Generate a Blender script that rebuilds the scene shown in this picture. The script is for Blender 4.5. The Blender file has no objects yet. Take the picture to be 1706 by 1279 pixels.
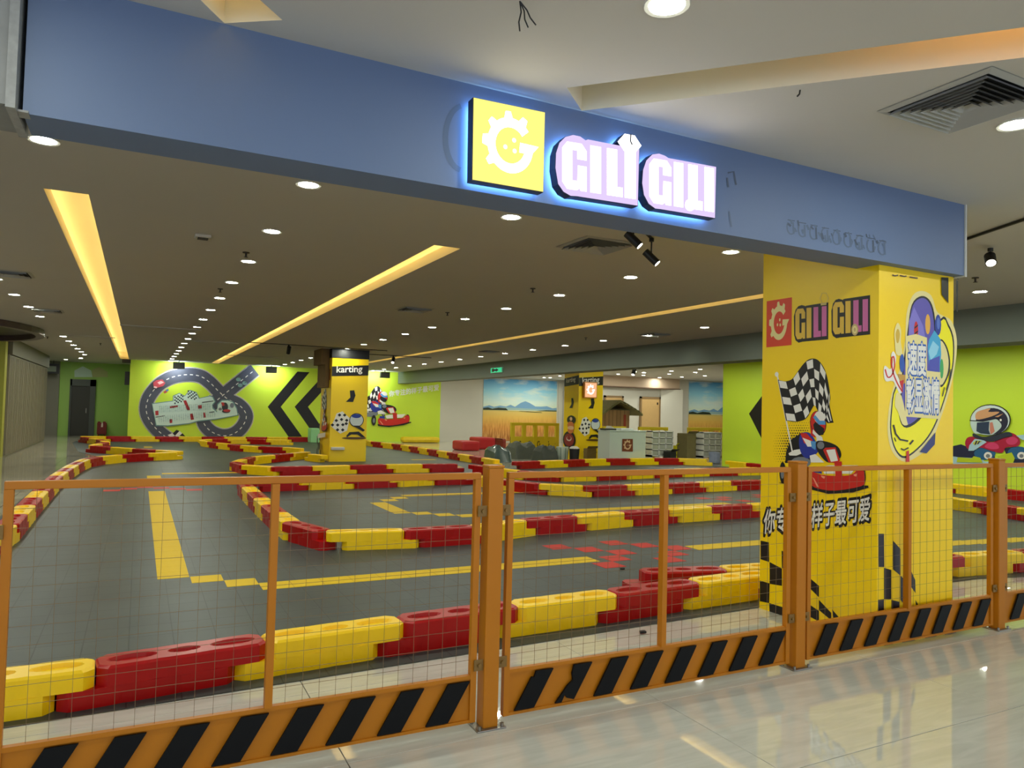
import bpy, bmesh, math, random
from mathutils import Vector, Matrix
from mathutils.geometry import tessellate_polygon
random.seed(7)
SC = bpy.context.scene
COL = SC.collection

# ---------------------------------------------------------------- camera
# solved from the vanishing points of the hall: +Y runs along the ceiling slots, +X along the fascia
F, CX, CY, EYE = 1219.0, 853.0, 639.5, 1.50
def _d(px, py): return Vector(((px-CX)/F, -(py-CY)/F, -1.0))
_Y = _d(232, 668).normalized()
_X = _d(3251, 743); _X = (_X - _X.dot(_Y)*_Y).normalized()
_Z = _X.cross(_Y)
ROT = Matrix((_X, _Y, _Z))
EYEV = Vector((0, 0, EYE))
cam = bpy.data.cameras.new('camera'); camo = bpy.data.objects.new('camera', cam); COL.objects.link(camo)
cam.sensor_fit = 'HORIZONTAL'; cam.sensor_width = 36; cam.lens = 36*F/1706
cam.clip_end = 200; cam.clip_start = 0.05
camo.matrix_world = Matrix.Translation(EYEV) @ ROT.to_4x4()
SC.camera = camo

# ---------------------------------------------------------------- world, large lights, exposure
W = bpy.data.worlds.new('world'); SC.world = W; W.use_nodes = True
W.node_tree.nodes['Background'].inputs[0].default_value = (0.70, 0.82, 1.0, 1)
W.node_tree.nodes['Background'].inputs[1].default_value = 1.7
SC.view_settings.view_transform = 'Standard'; SC.view_settings.look = 'None'
SC.view_settings.gamma = 1.0; SC.view_settings.use_curve_mapping = False
SC.view_settings.exposure = 0.45
DOWNLIGHT = 230.0      # radiance of a downlight lens
SLOT = 7.5           # radiance of the LED bars hidden in the ceiling slots
SC.cycles.max_bounces = 7; SC.cycles.diffuse_bounces = 5; SC.cycles.glossy_bounces = 3
SC.cycles.transmission_bounces = 3; SC.cycles.transparent_max_bounces = 6
SC.cycles.caustics_reflective = False; SC.cycles.caustics_refractive = False
SC.cycles.sample_clamp_indirect = 4.0

# ---------------------------------------------------------------- points on real surfaces
def ray(px, py): return ROT @ _d(px, py)
def onZ(px, py, z=0.0):
    r = ray(px, py); return EYEV + r*((z-EYE)/r.z)
def onY(px, py, Y):
    r = ray(px, py); return EYEV + r*(Y/r.y)
def onX(px, py, X):
    r = ray(px, py); return EYEV + r*(X/r.x)
def atD(px, py, d): return EYEV + ray(px, py)*d

# ---------------------------------------------------------------- materials
def lin(c):
    return tuple(((v/255)/12.92 if v <= 10 else (((v/255)+0.055)/1.055)**2.4) for v in c) + (1,)
MATS = {}
def mat(name, rgb, rough=0.5, metal=0.0, emit=0.0, noise=0.0, nscale=8.0, bump=0.0, coat=0.0, spec=0.5):
    if name in MATS: return MATS[name]
    m = bpy.data.materials.new(name); m.use_nodes = True; nt = m.node_tree
    b = nt.nodes['Principled BSDF']; c = lin(rgb)
    b.inputs['Base Color'].default_value = c
    b.inputs['Roughness'].default_value = rough; b.inputs['Metallic'].default_value = metal
    b.inputs['Coat Weight'].default_value = coat; b.inputs['Coat Roughness'].default_value = 0.12
    b.inputs['Specular IOR Level'].default_value = spec
    if emit:
        b.inputs['Emission Color'].default_value = c; b.inputs['Emission Strength'].default_value = emit
    if noise or bump:
        tc = nt.nodes.new('ShaderNodeTexCoord'); n = nt.nodes.new('ShaderNodeTexNoise')
        n.inputs['Scale'].default_value = nscale; n.inputs['Detail'].default_value = 6
        nt.links.new(tc.outputs['Object'], n.inputs['Vector'])
        if noise:
            mx = nt.nodes.new('ShaderNodeMix'); mx.data_type = 'RGBA'
            mx.inputs[6].default_value = tuple(v*(1-noise) for v in c[:3])+(1,)
            mx.inputs[7].default_value = tuple(min(1, v*(1+noise)) for v in c[:3])+(1,)
            nt.links.new(n.outputs['Fac'], mx.inputs[0]); nt.links.new(mx.outputs[2], b.inputs['Base Color'])
        if bump:
            bp = nt.nodes.new('ShaderNodeBump'); bp.inputs['Strength'].default_value = bump
            bp.inputs['Distance'].default_value = 0.01
            nt.links.new(n.outputs['Fac'], bp.inputs['Height']); nt.links.new(bp.outputs['Normal'], b.inputs['Normal'])
    MATS[name] = m; return m

def tile_mat():
    """polished beige porcelain with long travertine veins, one look per tile through the object's random value"""
    m = bpy.data.materials.new('polished_porcelain'); m.use_nodes = True; nt = m.node_tree; N = nt.nodes; L = nt.links
    b = N['Principled BSDF']
    tc = N.new('ShaderNodeTexCoord'); mp = N.new('ShaderNodeMapping')
    mp.inputs['Scale'].default_value = (1.3, 9.0, 1.0)
    L.new(tc.outputs['Object'], mp.inputs['Vector'])
    oi = N.new('ShaderNodeObjectInfo'); cb = N.new('ShaderNodeCombineXYZ')
    mu = N.new('ShaderNodeMath'); mu.operation = 'MULTIPLY'; mu.inputs[1].default_value = 40
    L.new(oi.outputs['Random'], mu.inputs[0]); L.new(mu.outputs[0], cb.inputs[0]); L.new(mu.outputs[0], cb.inputs[1])
    L.new(cb.outputs[0], mp.inputs['Location'])
    n = N.new('ShaderNodeTexNoise'); n.inputs['Scale'].default_value = 2.2; n.inputs['Detail'].default_value = 9
    n.inputs['Distortion'].default_value = 0.7
    L.new(mp.outputs[0], n.inputs['Vector'])
    r = N.new('ShaderNodeValToRGB')
    r.color_ramp.elements[0].position = 0.2; r.color_ramp.elements[0].color = lin((190, 190, 181))
    r.color_ramp.elements[1].position = 0.8; r.color_ramp.elements[1].color = lin((213, 213, 205))
    L.new(n.outputs['Fac'], r.inputs[0]); L.new(r.outputs[0], b.inputs['Base Color'])
    b.inputs['Roughness'].default_value = 0.03; b.inputs['Specular IOR Level'].default_value = 0.9
    b.inputs['Coat Weight'].default_value = 0.5; b.inputs['Coat Roughness'].default_value = 0.02
    return m
def joint_mat(name, base, joint, size, width, rough, bump=0.0, vein=0.15):
    m = bpy.data.materials.new(name); m.use_nodes = True; nt = m.node_tree; N = nt.nodes; L = nt.links
    b = N['Principled BSDF']; tc = N.new('ShaderNodeTexCoord')
    br = N.new('ShaderNodeTexBrick'); br.offset = 0; br.squash = 1
    br.inputs['Scale'].default_value = 1.0; br.inputs['Brick Width'].default_value = size; br.inputs['Row Height'].default_value = size
    br.inputs['Mortar Size'].default_value = width; br.inputs['Mortar Smooth'].default_value = 0.3
    c = lin(base)
    br.inputs['Color1'].default_value = tuple(v*(1-vein) for v in c[:3])+(1,)
    br.inputs['Color2'].default_value = tuple(v*(1+vein*.6) for v in c[:3])+(1,)
    br.inputs['Mortar'].default_value = lin(joint)
    L.new(tc.outputs['Object'], br.inputs['Vector'])
    n = N.new('ShaderNodeTexNoise'); n.inputs['Scale'].default_value = 1.3; n.inputs['Detail'].default_value = 7
    L.new(tc.outputs['Object'], n.inputs['Vector'])
    mx = N.new('ShaderNodeMix'); mx.data_type = 'RGBA'; mx.blend_type = 'OVERLAY'; mx.inputs[0].default_value = 0.5
    L.new(br.outputs['Color'], mx.inputs[6]); L.new(n.outputs['Fac'], mx.inputs[7])
    L.new(mx.outputs[2], b.inputs['Base Color'])
    b.inputs['Roughness'].default_value = rough
    if name == 'track_tiles_grey': b.inputs['Specular IOR Level'].default_value = .3
    if bump:
        bp = N.new('ShaderNodeBump'); bp.inputs['Strength'].default_value = bump; bp.inputs['Distance'].default_value = 0.004; bp.invert = True
        L.new(br.outputs['Fac'], bp.inputs['Height']); L.new(bp.outputs[0], b.inputs['Normal'])
    return m
def emit_mat(name, rgb, s):
    if name in MATS: return MATS[name]
    m = bpy.data.materials.new(name); m.use_nodes = True; nt = m.node_tree
    nt.nodes.remove(nt.nodes['Principled BSDF']); e = nt.nodes.new('ShaderNodeEmission')
    e.inputs[0].default_value = lin(rgb); e.inputs[1].default_value = s
    nt.links.new(e.outputs[0], nt.nodes['Material Output'].inputs[0])
    MATS[name] = m; return m

M_CEIL = mat('ceiling_plaster', (196, 193, 189), 0.85, noise=0.03, nscale=1.2)
M_TILE = tile_mat()
M_FLOOR = joint_mat('polished_floor', (182, 176, 160), (96, 90, 78), 0.82, 0.006, 0.09)
M_TRACK = joint_mat('track_tiles_grey', (62, 69, 68), (44, 50, 49), 0.25, 0.004, 0.46, bump=0.5, vein=0.05)
M_FASCIA = mat('fascia_blue_grey', (98, 116, 150), 0.55, noise=0.05, nscale=2.0)
M_CONC = mat('bare_concrete', (140, 140, 138), 0.9, noise=0.22, nscale=9, bump=0.5)
M_WHITE = mat('white_paint', (206, 202, 192), 0.7, noise=0.03, nscale=2)
M_BULK = mat('bulkhead_paint', (116, 124, 114), 0.7, noise=0.06, nscale=.8)
M_LIME = mat('lime_wall_paint', (204, 230, 56), 0.5, noise=0.03, nscale=1)
M_GREEN = mat('green_wall_paint', (160, 200, 96), 0.55, noise=0.04, nscale=1)
M_YEL = mat('yellow_pillar_vinyl', (252, 211, 6), 0.38, noise=0.03, nscale=1)
M_ORANGE = mat('orange_powder_coat', (178, 108, 12), 0.42, noise=0.08, nscale=5, spec=.3)
M_BLK = mat('black_print', (6, 6, 7), 0.55, spec=0.2)
M_BRED = mat('red_plastic', (168, 6, 6), 0.36, spec=.35, noise=0.10, nscale=7, bump=0.08)
M_BYEL = mat('yellow_plastic', (252, 206, 4), 0.36, noise=0.06, nscale=7, bump=0.08)
M_STEEL = mat('galvanised_steel', (150, 145, 135), 0.35, metal=0.9)
M_WIRE = mat('coated_wire', (112, 88, 56), 0.5)
M_DARK = mat('black_metal', (16, 16, 17), 0.5)
M_LENS = emit_mat('downlight_lens', (250, 254, 236), DOWNLIGHT)
M_SLOT = emit_mat('warm_led_bar', (255, 224, 150), SLOT)
M_SLOT3 = emit_mat('bright_led_bar', (255, 222, 150), SLOT*2.4)
M_SLOT2 = emit_mat('orange_led_bar', (255, 186, 104), SLOT*1.3)
M_SLOTWALL = mat('slot_plaster', (230, 222, 196), 0.8)
def pm(rgb, rough=0.42): return mat('print_%02x%02x%02x' % rgb, rgb, rough)

# ---------------------------------------------------------------- object helpers
def tag(o, label=None, cat=None, group=None, kind=None):
    if label: o['label'] = label
    if cat: o['category'] = cat
    if group: o['group'] = group
    if kind: o['kind'] = kind
    return o
def empty(name, loc=(0, 0, 0), label=None, cat=None, group=None, rz=0):
    o = bpy.data.objects.new(name, None); COL.objects.link(o); o.location = loc; o.rotation_euler.z = rz
    o.empty_display_size = 0.1
    return tag(o, label, cat, group)
def link(name, me, mats, parent=None, loc=None, rz=0):
    o = bpy.data.objects.new(name, me); COL.objects.link(o)
    if mats:
        for m in (mats if isinstance(mats, (list, tuple)) else [mats]): me.materials.append(m)
    if parent: o.parent = parent
    if loc is not None: o.location = loc
    if rz: o.rotation_euler.z = rz
    return o
def wparent(o, p):
    """parent keeping world coordinates (the mesh was made in world space)"""
    o.parent = p; bpy.context.view_layer.update(); o.matrix_parent_inverse = p.matrix_world.inverted(); return o
class MB:
    def __init__(s): s.v = []; s.f = []; s.m = []; s.sm = False
    def quad(s, a, b, c, d, mi=0):
        n = len(s.v); s.v += [tuple(a), tuple(b), tuple(c), tuple(d)]; s.f.append((n, n+1, n+2, n+3)); s.m.append(mi)
    def poly(s, pts, mi=0):
        n = len(s.v); s.v += [tuple(p) for p in pts]; s.f.append(tuple(range(n, n+len(pts)))); s.m.append(mi)
    def box(s, x0, x1, y0, y1, z0, z1, mi=0, bev=0.0):
        if bev:
            bm = bmesh.new(); bmesh.ops.create_cube(bm, size=1)
            bmesh.ops.scale(bm, vec=(x1-x0, y1-y0, z1-z0), verts=bm.verts)
            bmesh.ops.translate(bm, vec=((x0+x1)/2, (y0+y1)/2, (z0+z1)/2), verts=bm.verts)
            bmesh.ops.bevel(bm, geom=bm.edges[:], offset=bev, segments=2, affect='EDGES', profile=0.6)
            s.bm(bm, mi); return
        n = len(s.v)
        s.v += [(x0, y0, z0), (x1, y0, z0), (x1, y1, z0), (x0, y1, z0), (x0, y0, z1), (x1, y0, z1), (x1, y1, z1), (x0, y1, z1)]
        for f in ((0, 3, 2, 1), (4, 5, 6, 7), (0, 1, 5, 4), (1, 2, 6, 5), (2, 3, 7, 6), (3, 0, 4, 7)):
            s.f.append(tuple(n+i for i in f)); s.m.append(mi)
    def bm(s, bm, mi=0):
        n = len(s.v); bm.verts.ensure_lookup_table()
        s.v += [tuple(v.co) for v in bm.verts]
        for f in bm.faces: s.f.append(tuple(n+v.index for v in f.verts)); s.m.append(mi)
        bm.free()
    def tube(s, a, b, r, seg=6, mi=0, r2=None, cap=True):
        a = Vector(a); b = Vector(b); d = (b-a).normalized(); r2 = r if r2 is None else r2
        u = d.orthogonal().normalized(); w = d.cross(u); n = len(s.v)
        for p, rr in ((a, r), (b, r2)):
            for i in range(seg):
                t = 2*math.pi*i/seg; s.v.append(tuple(p+u*math.cos(t)*rr+w*math.sin(t)*rr))
        for i in range(seg):
            j = (i+1) % seg; s.f.append((n+i, n+j, n+seg+j, n+seg+i)); s.m.append(mi)
        if cap:
            s.f.append(tuple(n+i for i in range(seg))[::-1]); s.m.append(mi)
            s.f.append(tuple(n+seg+i for i in range(seg))); s.m.append(mi)
    def prism(s, pts, off, mi=0, side=None):
        """pts: planar loop, off: extrusion vector; front = pts"""
        off = Vector(off); q = [Vector(p) for p in pts]; n = len(s.v); k = len(q)
        s.v += [tuple(p) for p in q]+[tuple(p+off) for p in q]
        s.f.append(tuple(range(n, n+k))); s.m.append(mi)
        s.f.append(tuple(range(n+2*k-1, n+k-1, -1))); s.m.append(mi)
        for i in range(k):
            j = (i+1) % k; s.f.append((n+i, n+k+i, n+k+j, n+j)); s.m.append(mi if side is None else side)
    def build(s, name, mats, parent=None, loc=None, rz=0, smooth=False, world=False):
        me = bpy.data.meshes.new(name); me.from_pydata(s.v, [], s.f); me.update()
        for p, mi in zip(me.polygons, s.m): p.material_index = mi
        if smooth:
            for p in me.polygons: p.use_smooth = True
        o = link(name, me, mats, None if world else parent, loc, rz)
        if world and parent: wparent(o, parent)
        return o
def copy_obj(o, parent=None):
    c = o.copy(); COL.objects.link(c); c.parent = parent; return c
def tree_copy(o, loc=None, rz=None, label=None):
    c = copy_obj(o)
    if loc is not None: c.location = loc
    if rz is not None: c.rotation_euler.z = rz
    if label: c['label'] = label
    for ch in o.children:
        k = copy_obj(ch, c)
        for g in ch.children: copy_obj(g, k)
    return c
WORDS = ['nearest', 'second', 'third', 'fourth', 'fifth', 'sixth', 'seventh', 'eighth', 'ninth', 'tenth', 'eleventh', 'twelfth', 'thirteenth',
         'fourteenth', 'fifteenth', 'sixteenth', 'seventeenth', 'eighteenth', 'nineteenth', 'twentieth', 'twenty-first', 'twenty-second',
         'twenty-third', 'twenty-fourth', 'twenty-fifth', 'twenty-sixth', 'twenty-seventh', 'twenty-eighth', 'twenty-ninth', 'thirtieth',
         'thirty-first', 'thirty-second', 'thirty-third', 'thirty-fourth', 'thirty-fifth', 'thirty-sixth', 'thirty-seventh', 'thirty-eighth',
         'thirty-ninth', 'fortieth', 'forty-first', 'forty-second', 'forty-third', 'forty-fourth', 'forty-fifth', 'forty-sixth', 'forty-seventh',
         'forty-eighth', 'forty-ninth', 'fiftieth']
def nth(i): return 'first' if i == 0 else WORDS[i]

def spline(pts, n=6, closed=True):
    out = []; k = len(pts)
    rng = range(k) if closed else range(k-1)
    for i in rng:
        p0 = pts[(i-1) % k] if closed or i > 0 else pts[0]; p1 = pts[i]; p2 = pts[(i+1) % k]
        p3 = pts[(i+2) % k] if closed or i+2 < k else pts[-1]
        for j in range(n):
            t = j/n
            out.append(tuple(0.5*((2*b)+(-a+c)*t+(2*a-5*b+4*c-d)*t*t+(-a+3*b-3*c+d)*t**3) for a, b, c, d in zip(p0, p1, p2, p3)))
    if not closed: out.append(tuple(pts[-1]))
    return out
def ell(cx, cy, rx, ry, n=20, a0=0, a1=360, rot=0):
    o = []; c = math.cos(math.radians(rot)); s = math.sin(math.radians(rot))
    full = abs(a1-a0) >= 360
    for i in range(n if full else n+1):
        t = math.radians(a0+(a1-a0)*i/n); x, y = rx*math.cos(t), ry*math.sin(t)
        o.append((cx+x*c-y*s, cy+x*s+y*c))
    return o
def ribbon(pts, w):
    L_, R_ = [], []
    for i, p in enumerate(pts):
        a = pts[max(0, i-1)]; b = pts[min(len(pts)-1, i+1)]
        dx, dy = b[0]-a[0], b[1]-a[1]; l = math.hypot(dx, dy) or 1; ww = w[i] if isinstance(w, (list, tuple)) else w
        L_.append((p[0]-dy/l*ww/2, p[1]+dx/l*ww/2)); R_.append((p[0]+dy/l*ww/2, p[1]-dx/l*ww/2))
    return L_, R_
def text_polys(s, off=0.0, font_sz=1.0, shear=0.0):
    """flat triangulated text: list of 2-D loops, and the width"""
    cu = bpy.data.curves.new('t', 'FONT'); cu.body = s; cu.size = font_sz; cu.offset = off; cu.shear = shear
    cu.resolution_u = 3
    ob = bpy.data.objects.new('t', cu); COL.objects.link(ob)
    me = bpy.data.meshes.new_from_object(ob.evaluated_get(bpy.context.evaluated_depsgraph_get()))
    polys = [[(me.vertices[i].co.x, me.vertices[i].co.y) for i in p.vertices] for p in me.polygons]
    xs = [p[0] for q in polys for p in q] or [0, 1]; ys = [p[1] for q in polys for p in q] or [0, 1]
    bpy.data.objects.remove(ob); bpy.data.curves.remove(cu); bpy.data.meshes.remove(me)
    return polys, (min(xs), max(xs), min(ys), max(ys))

class Art:
    """a flat print: coloured shapes laid on one real plane, each layer a hair proud of the one below"""
    def __init__(s, axis, at, off=0.0012, lift=0.0006, T=None):
        s.axis, s.at, s.k, s.lift, s.off, s.mb, s.mats, s.T = axis, at, 0, lift, off, MB(), [], T
    def pt(s, p):
        """photo point -> point of the plane (or through T: art metres -> plane)"""
        if s.T: p = s.T(p); q = Vector((s.at, -p[0], p[1])) if s.axis == 'X' else Vector((p[0], s.at, p[1]))
        else: q = onX(p[0], p[1], s.at) if s.axis == 'X' else onY(p[0], p[1], s.at)
        d = s.off+s.k*s.lift
        if s.axis == 'X': q.x = s.at-d
        else: q.y = s.at-d
        return q
    def mi(s, m):
        m = pm(m) if isinstance(m, tuple) else m
        if m not in s.mats: s.mats.append(m)
        return s.mats.index(m)
    def add(s, m, *loops, step=True):
        i = s.mi(m)
        for l in loops:
            P = [s.pt(p) for p in l]
            for t in tessellate_polygon([P]): s.mb.poly([P[a] for a in t], i)
        if step: s.k += 1
        return s
    def band(s, m, pts, w):
        L_, R_ = ribbon(pts, w); i = s.mi(m)
        for a in range(len(pts)-1):
            s.mb.quad(s.pt(L_[a]), s.pt(R_[a]), s.pt(R_[a+1]), s.pt(L_[a+1]), i)
        s.k += 1; return s
    def text(s, m, string, o, r, u, off=0.0, n=8):
        """text fitted to the parallelogram origin o, right end r, top u (photo points); off thickens every stroke"""
        P, (x0, x1, y0, y1) = text_polys(string); i = s.mi(m)
        for c in range(n if off else 1):
            dx = off*math.cos(2*math.pi*c/n); dy = off*math.sin(2*math.pi*c/n); s.k += .08
            for q in P:
                l = []
                for x, y in q:
                    a = (x+dx-x0)/(x1-x0); b = (y+dy-y0)/(y1-y0)
                    l.append(s.pt((o[0]+(r[0]-o[0])*a+(u[0]-o[0])*b, o[1]+(r[1]-o[1])*a+(u[1]-o[1])*b)))
                s.mb.poly(l, i)
        s.k += 1; return s
    def build(s, name, parent=None):
        o = s.mb.build(name, s.mats)
        if parent: wparent(o, parent)
        return o

# ================================================================ SETTING
ZC = 3.05
YF = 31.0
def flat(name, pts, z, m, kind='structure', parent=None, holes=(), up=True):
    loops = [[Vector((x, y, z)) for x, y in l] for l in ([pts]+list(holes))]
    fl_ = [p for l in loops for p in l]; mb = MB()
    for t in tessellate_polygon(loops):
        tri = [fl_[i] for i in t]
        n = (tri[1]-tri[0]).cross(tri[2]-tri[0]).z
        if (n < 0) == up: tri.reverse()
        mb.poly(tri)
    o = mb.build(name, m, parent)
    return tag(o, kind=kind) if kind else o
def slab(name, x0, x1, y0, y1, z0, z1, m, kind='structure', parent=None, bev=0):
    mb = MB(); mb.box(x0, x1, y0, y1, z0, z1, bev=bev); o = mb.build(name, m, parent)
    return tag(o, kind=kind) if kind else o

# ---- floor: single tiles with recessed joints where they can be told apart, one polished plane beyond
floor = slab('floor', -9.5, 28, -8, 36, -0.10, -0.006, mat('grout', (84, 78, 66), 0.8))
TS = 0.82; TX = 1.65
tile = MB(); g = 0.002; c = .0012
bm = bmesh.new(); bmesh.ops.create_cube(bm, size=1)
bmesh.ops.scale(bm, vec=(TX-2*g, TS-2*g, .0055), verts=bm.verts); bmesh.ops.translate(bm, vec=(0, 0, -.00275), verts=bm.verts)
bmesh.ops.bevel(bm, geom=[e for e in bm.edges if all(v.co.z > -.001 for v in e.verts)], offset=c, segments=1, affect='EDGES')
tile.bm(bm)
X0T, Y0T = 4.14-TX*4, 2.27-TS*4
t0 = None; nx, ny = 7, 7
for i in range(nx):
    for j in range(ny):
        x, y = X0T+TX*(i+.5), Y0T+TS*(j+.5)
        if t0 is None: t0 = tile.build('floor_tile', M_TILE, floor, (x, y, 0)); o = t0
        else: o = copy_obj(t0, floor); o.location = (x, y, 0)
        o.rotation_euler.z = 0
XA, XB_, YA, YB = X0T, X0T+TX*nx, Y0T, Y0T+TS*ny
outer = [(-9.5, -8), (28, -8), (28, 36), (-9.5, 36)]
flat('floor_plain', outer, -0.0008, M_FLOOR, kind=None, parent=floor, holes=[[(XA, YA), (XA, YB), (XB_, YB), (XB_, YA)]])

# ---- kart track surface: grey click tiles with loose coloured ones laid into it
track = flat('track_floor', [(-3.2, 3.92), (0, 4.06), (4.5, 4.28), (7.2, 4.25), (8.6, 3.95), (15.4, 3.95), (15.4, 17.2), (14.5, 17.6), (11.6, 17.65),
     (9.9, 17.15), (8.75, 16.9), (8.6, 24), (8.4, 30.9), (-2.0, 30.9), (-2.0, 29.4), (-1.5, 24.4), (-1.3, 23.7), (-.6, 21.5), (-.9, 20.0),
     (-1.35, 19.0), (-1.5, 16), (-1.5, 9.2), (-1.7, 7.2), (-3.2, 5)], 0.004, M_TRACK)
M_TY = mat('track_tile_yellow', (212, 176, 0), 0.6, noise=.05, nscale=3, spec=.25)
M_TR = mat('track_tile_red', (190, 40, 32), 0.55, noise=.05, nscale=3, spec=.25)
mt = MB(); mt.box(-.1235, .1235, -.1235, .1235, 0, .003, bev=.0012)
ty = [None, None]
def mtile(x, y, red=0):
    if ty[red] is None:
        ty[red] = mt.build('track_tile', M_TR if red else M_TY, track, (x, y, .0035)); return
    o = copy_obj(ty[red], track); o.location = (x, y, .0035)
for k in range(27): mtile(.317, 7.0+k*.25)
for k in range(4): mtile(.317, 15.6+k*.25)
for k in range(2): mtile(.317, 26.5+k*.5)
mtile(.57, 6.76); mtile(.82, 6.52)
for k in range(13): mtile(1.07+k*.25, 6.32)
for k in range(12): mtile(5.72+k*.25, 6.45)
for k in range(5): mtile(3.39, 10.1+k*.25)
for p in ((3.65, 9.9), (3.9, 9.68), (3.65, 11.45), (3.9, 11.7)): mtile(*p)
for k in range(20): mtile(4.17+k*.25, 9.5)
for k in range(11): mtile(4.17+k*.25, 11.95+.25*(k > 20))
for k in range(14): mtile(.6+k*.25, 16.9)
for k in range(10): mtile(8.9+k*.25, 5.6-.03*k)
for k in range(8): mtile(9.2+k*.25, 4.9)
for k in range(3): mtile(7.2+k*.25, 20.2); mtile(6.9+k*.25, 17.6)
for p in ((4.18, 7.02), (4.43, 6.77), (4.93, 7.02), (5.18, 6.77), (4.68, 6.52), (4.43, 6.27), (4.18, 6.02), (5.43, 6.52), (5.18, 6.27), (4.93, 6.02),
          (9.6, 10.2), (9.35, 9.95), (9.1, 10.2), (9.6, 9.7), (10.6, 10.3), (10.35, 10.05), (-.35, 13.9), (-.1, 14.1), (.15, 14.3), (.4, 14.1), (.65, 13.9), (.9, 13.7)):
    mtile(*p, red=1)

# ---- ceiling with its long lit slots and the two slanting ones outside
def quadstrip(ax, ay, bx, by, w):
    d = Vector((bx-ax, by-ay)).normalized(); n = Vector((-d.y, d.x))*w/2
    return [(ax+n.x, ay+n.y), (ax-n.x, ay-n.y), (bx-n.x, by-n.y), (bx+n.x, by+n.y)]
SLOTS = [quadstrip(-.545, 6.35, -.545, 30.7, .29), quadstrip(2.575, 6.5, 2.575, 30.7, .27), quadstrip(7.09, 6.4, 7.09, 30.7, .24),
         quadstrip(1.87, 3.07, 5.4, -.72, .28), quadstrip(.33, 3.09, -2.2, -.02, .28)]
SLOTS[4][1] = (.455, 3.02); SLOTS[4][0] = (.25, 3.165)
ceiling = flat('ceiling', [(-9.5, -8), (28, -8), (28, 36), (-9.5, 36)], ZC, M_CEIL, holes=[list(s) for s in SLOTS], up=False)
slot_names = ['long warm lit ceiling slot running down over the left lane', 'long warm lit ceiling slot ending above the striped kerbs at the centre',
              'long warm lit ceiling slot running beside the grey bulkhead', 'slanting warm lit ceiling slot that meets the blue fascia right of the sign',
              'slanting warm lit ceiling slot cut off by the blue fascia left of the sign']
for s, lab in zip(SLOTS, slot_names):
    cx = sum(p[0] for p in s)/4; cy = sum(p[1] for p in s)/4
    e = empty('ceiling_slot', (cx, cy, ZC), lab, 'ceiling light')
    loc = [Vector((p[0]-cx, p[1]-cy)) for p in s]
    ax = ((loc[2]+loc[3])-(loc[0]+loc[1])).normalized(); wd = Vector((-ax.y, ax.x))
    def wide(p, w, el): # push a corner out across and along the slot
        return p+wd*(w if p.dot(wd) > 0 else -w)+ax*(el if p.dot(ax) > 0 else -el)
    mb = MB(); h1, h2, ww = (.26, .42, .13) if 'slanting' in lab else (.11, .27, .13)
    Q = loc; R = [wide(p, ww, .01) for p in loc]
    for i in range(4):
        j = (i+1) % 4
        mb.quad((*Q[i], 0), (*Q[j], 0), (*Q[j], h1), (*Q[i], h1))
        mb.quad((*Q[i], h1), (*Q[j], h1), (*R[j], h1), (*R[i], h1))
        mb.quad((*R[i], h1), (*R[j], h1), (*R[j], h2), (*R[i], h2))
    mb.poly([(*p, h2) for p in R])
    mb.build('slot_lining', M_SLOTWALL, e)
    for sgn in (1, -1):
        pts = [p for p in loc if p.dot(wd)*sgn > 0]; a, b = pts[0], pts[1]
        a = a+wd*sgn*.085; b = b+wd*sgn*.085
        if 'right of the sign' in lab:
            if a.dot(ax) > b.dot(ax): a, b = b, a
            a = a+(b-a)*.3
        mb = MB(); mb.tube((*a, h1+.02), (*b, h1+.02), .011, 6)
        mb.build('led_bar', M_SLOT2 if 'right of the sign' in lab else M_SLOT3 if 'left of the sign' in lab else M_SLOT, e)

# ---- walls
slab('wall_back', -.35, 12.15, YF, YF+.15, 0, ZC, M_LIME)
slab('wall_back_white', 12.15, 28, YF+.0, YF+.15, 0, ZC, M_WHITE)['kind'] = 'structure'
slab('wall_return', -.35, -.2, YF+.15, 35.3, 0, ZC, M_GREEN)
slab('wall_far', -9.5, -.35, 35.3, 35.5, 0, ZC, M_GREEN)
slab('wall_left', -9.5, -9.3, 3.4, 35.3, 0, ZC, M_WHITE)
slab('wall_right', 15.6, 15.8, -1, 16.7, 0, ZC, M_LIME)
slab('wall_cafe', 16.3, 28, 25.5, 25.7, 0, ZC, M_WHITE)
w = MB(); w.prism([(16.3, 25.7, 0), (16.45, 25.7, 0), (18.95, 31, 0), (18.8, 31, 0)], (0, 0, ZC)); tag(w.build('wall_cafe_side', M_WHITE), kind='structure')
slab('wall_cafe_right', 27.8, 28, 16.7, 25.5, 0, ZC, M_WHITE)
slab('wall_corner', 15.8, 28, 16.5, 16.7, 0, ZC, M_WHITE)
slab('wall_far_grey', -4.3, -2.95, 35.15, 35.3, 0, ZC, mat('grey_panel', (128, 124, 112), .6))
# pinkish lintel above the cafe doors and the slim dark line below it
slab('trim_1', 16.4, 21.05, 25.22, 25.5, 2.62, ZC, mat('beige_lintel', (196, 172, 150), .7))
slab('trim_2', 16.4, 21.1, 25.20, 25.5, 2.58, 2.62, mat('brown_trim', (110, 84, 68), .6))
w = MB(); w.prism([(20.2, 25.5, 0), (21.15, 25.5, 0), (21.15, 25.1, 0), (20.2, 25.42, 0)], (0, 0, 2.58)); tag(w.build('wall_pier', M_WHITE), kind='structure')
# bulkhead along +Y
slab('bulkhead', 10.12, 10.6, -3, YF, 2.555, ZC, M_BULK)

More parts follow.
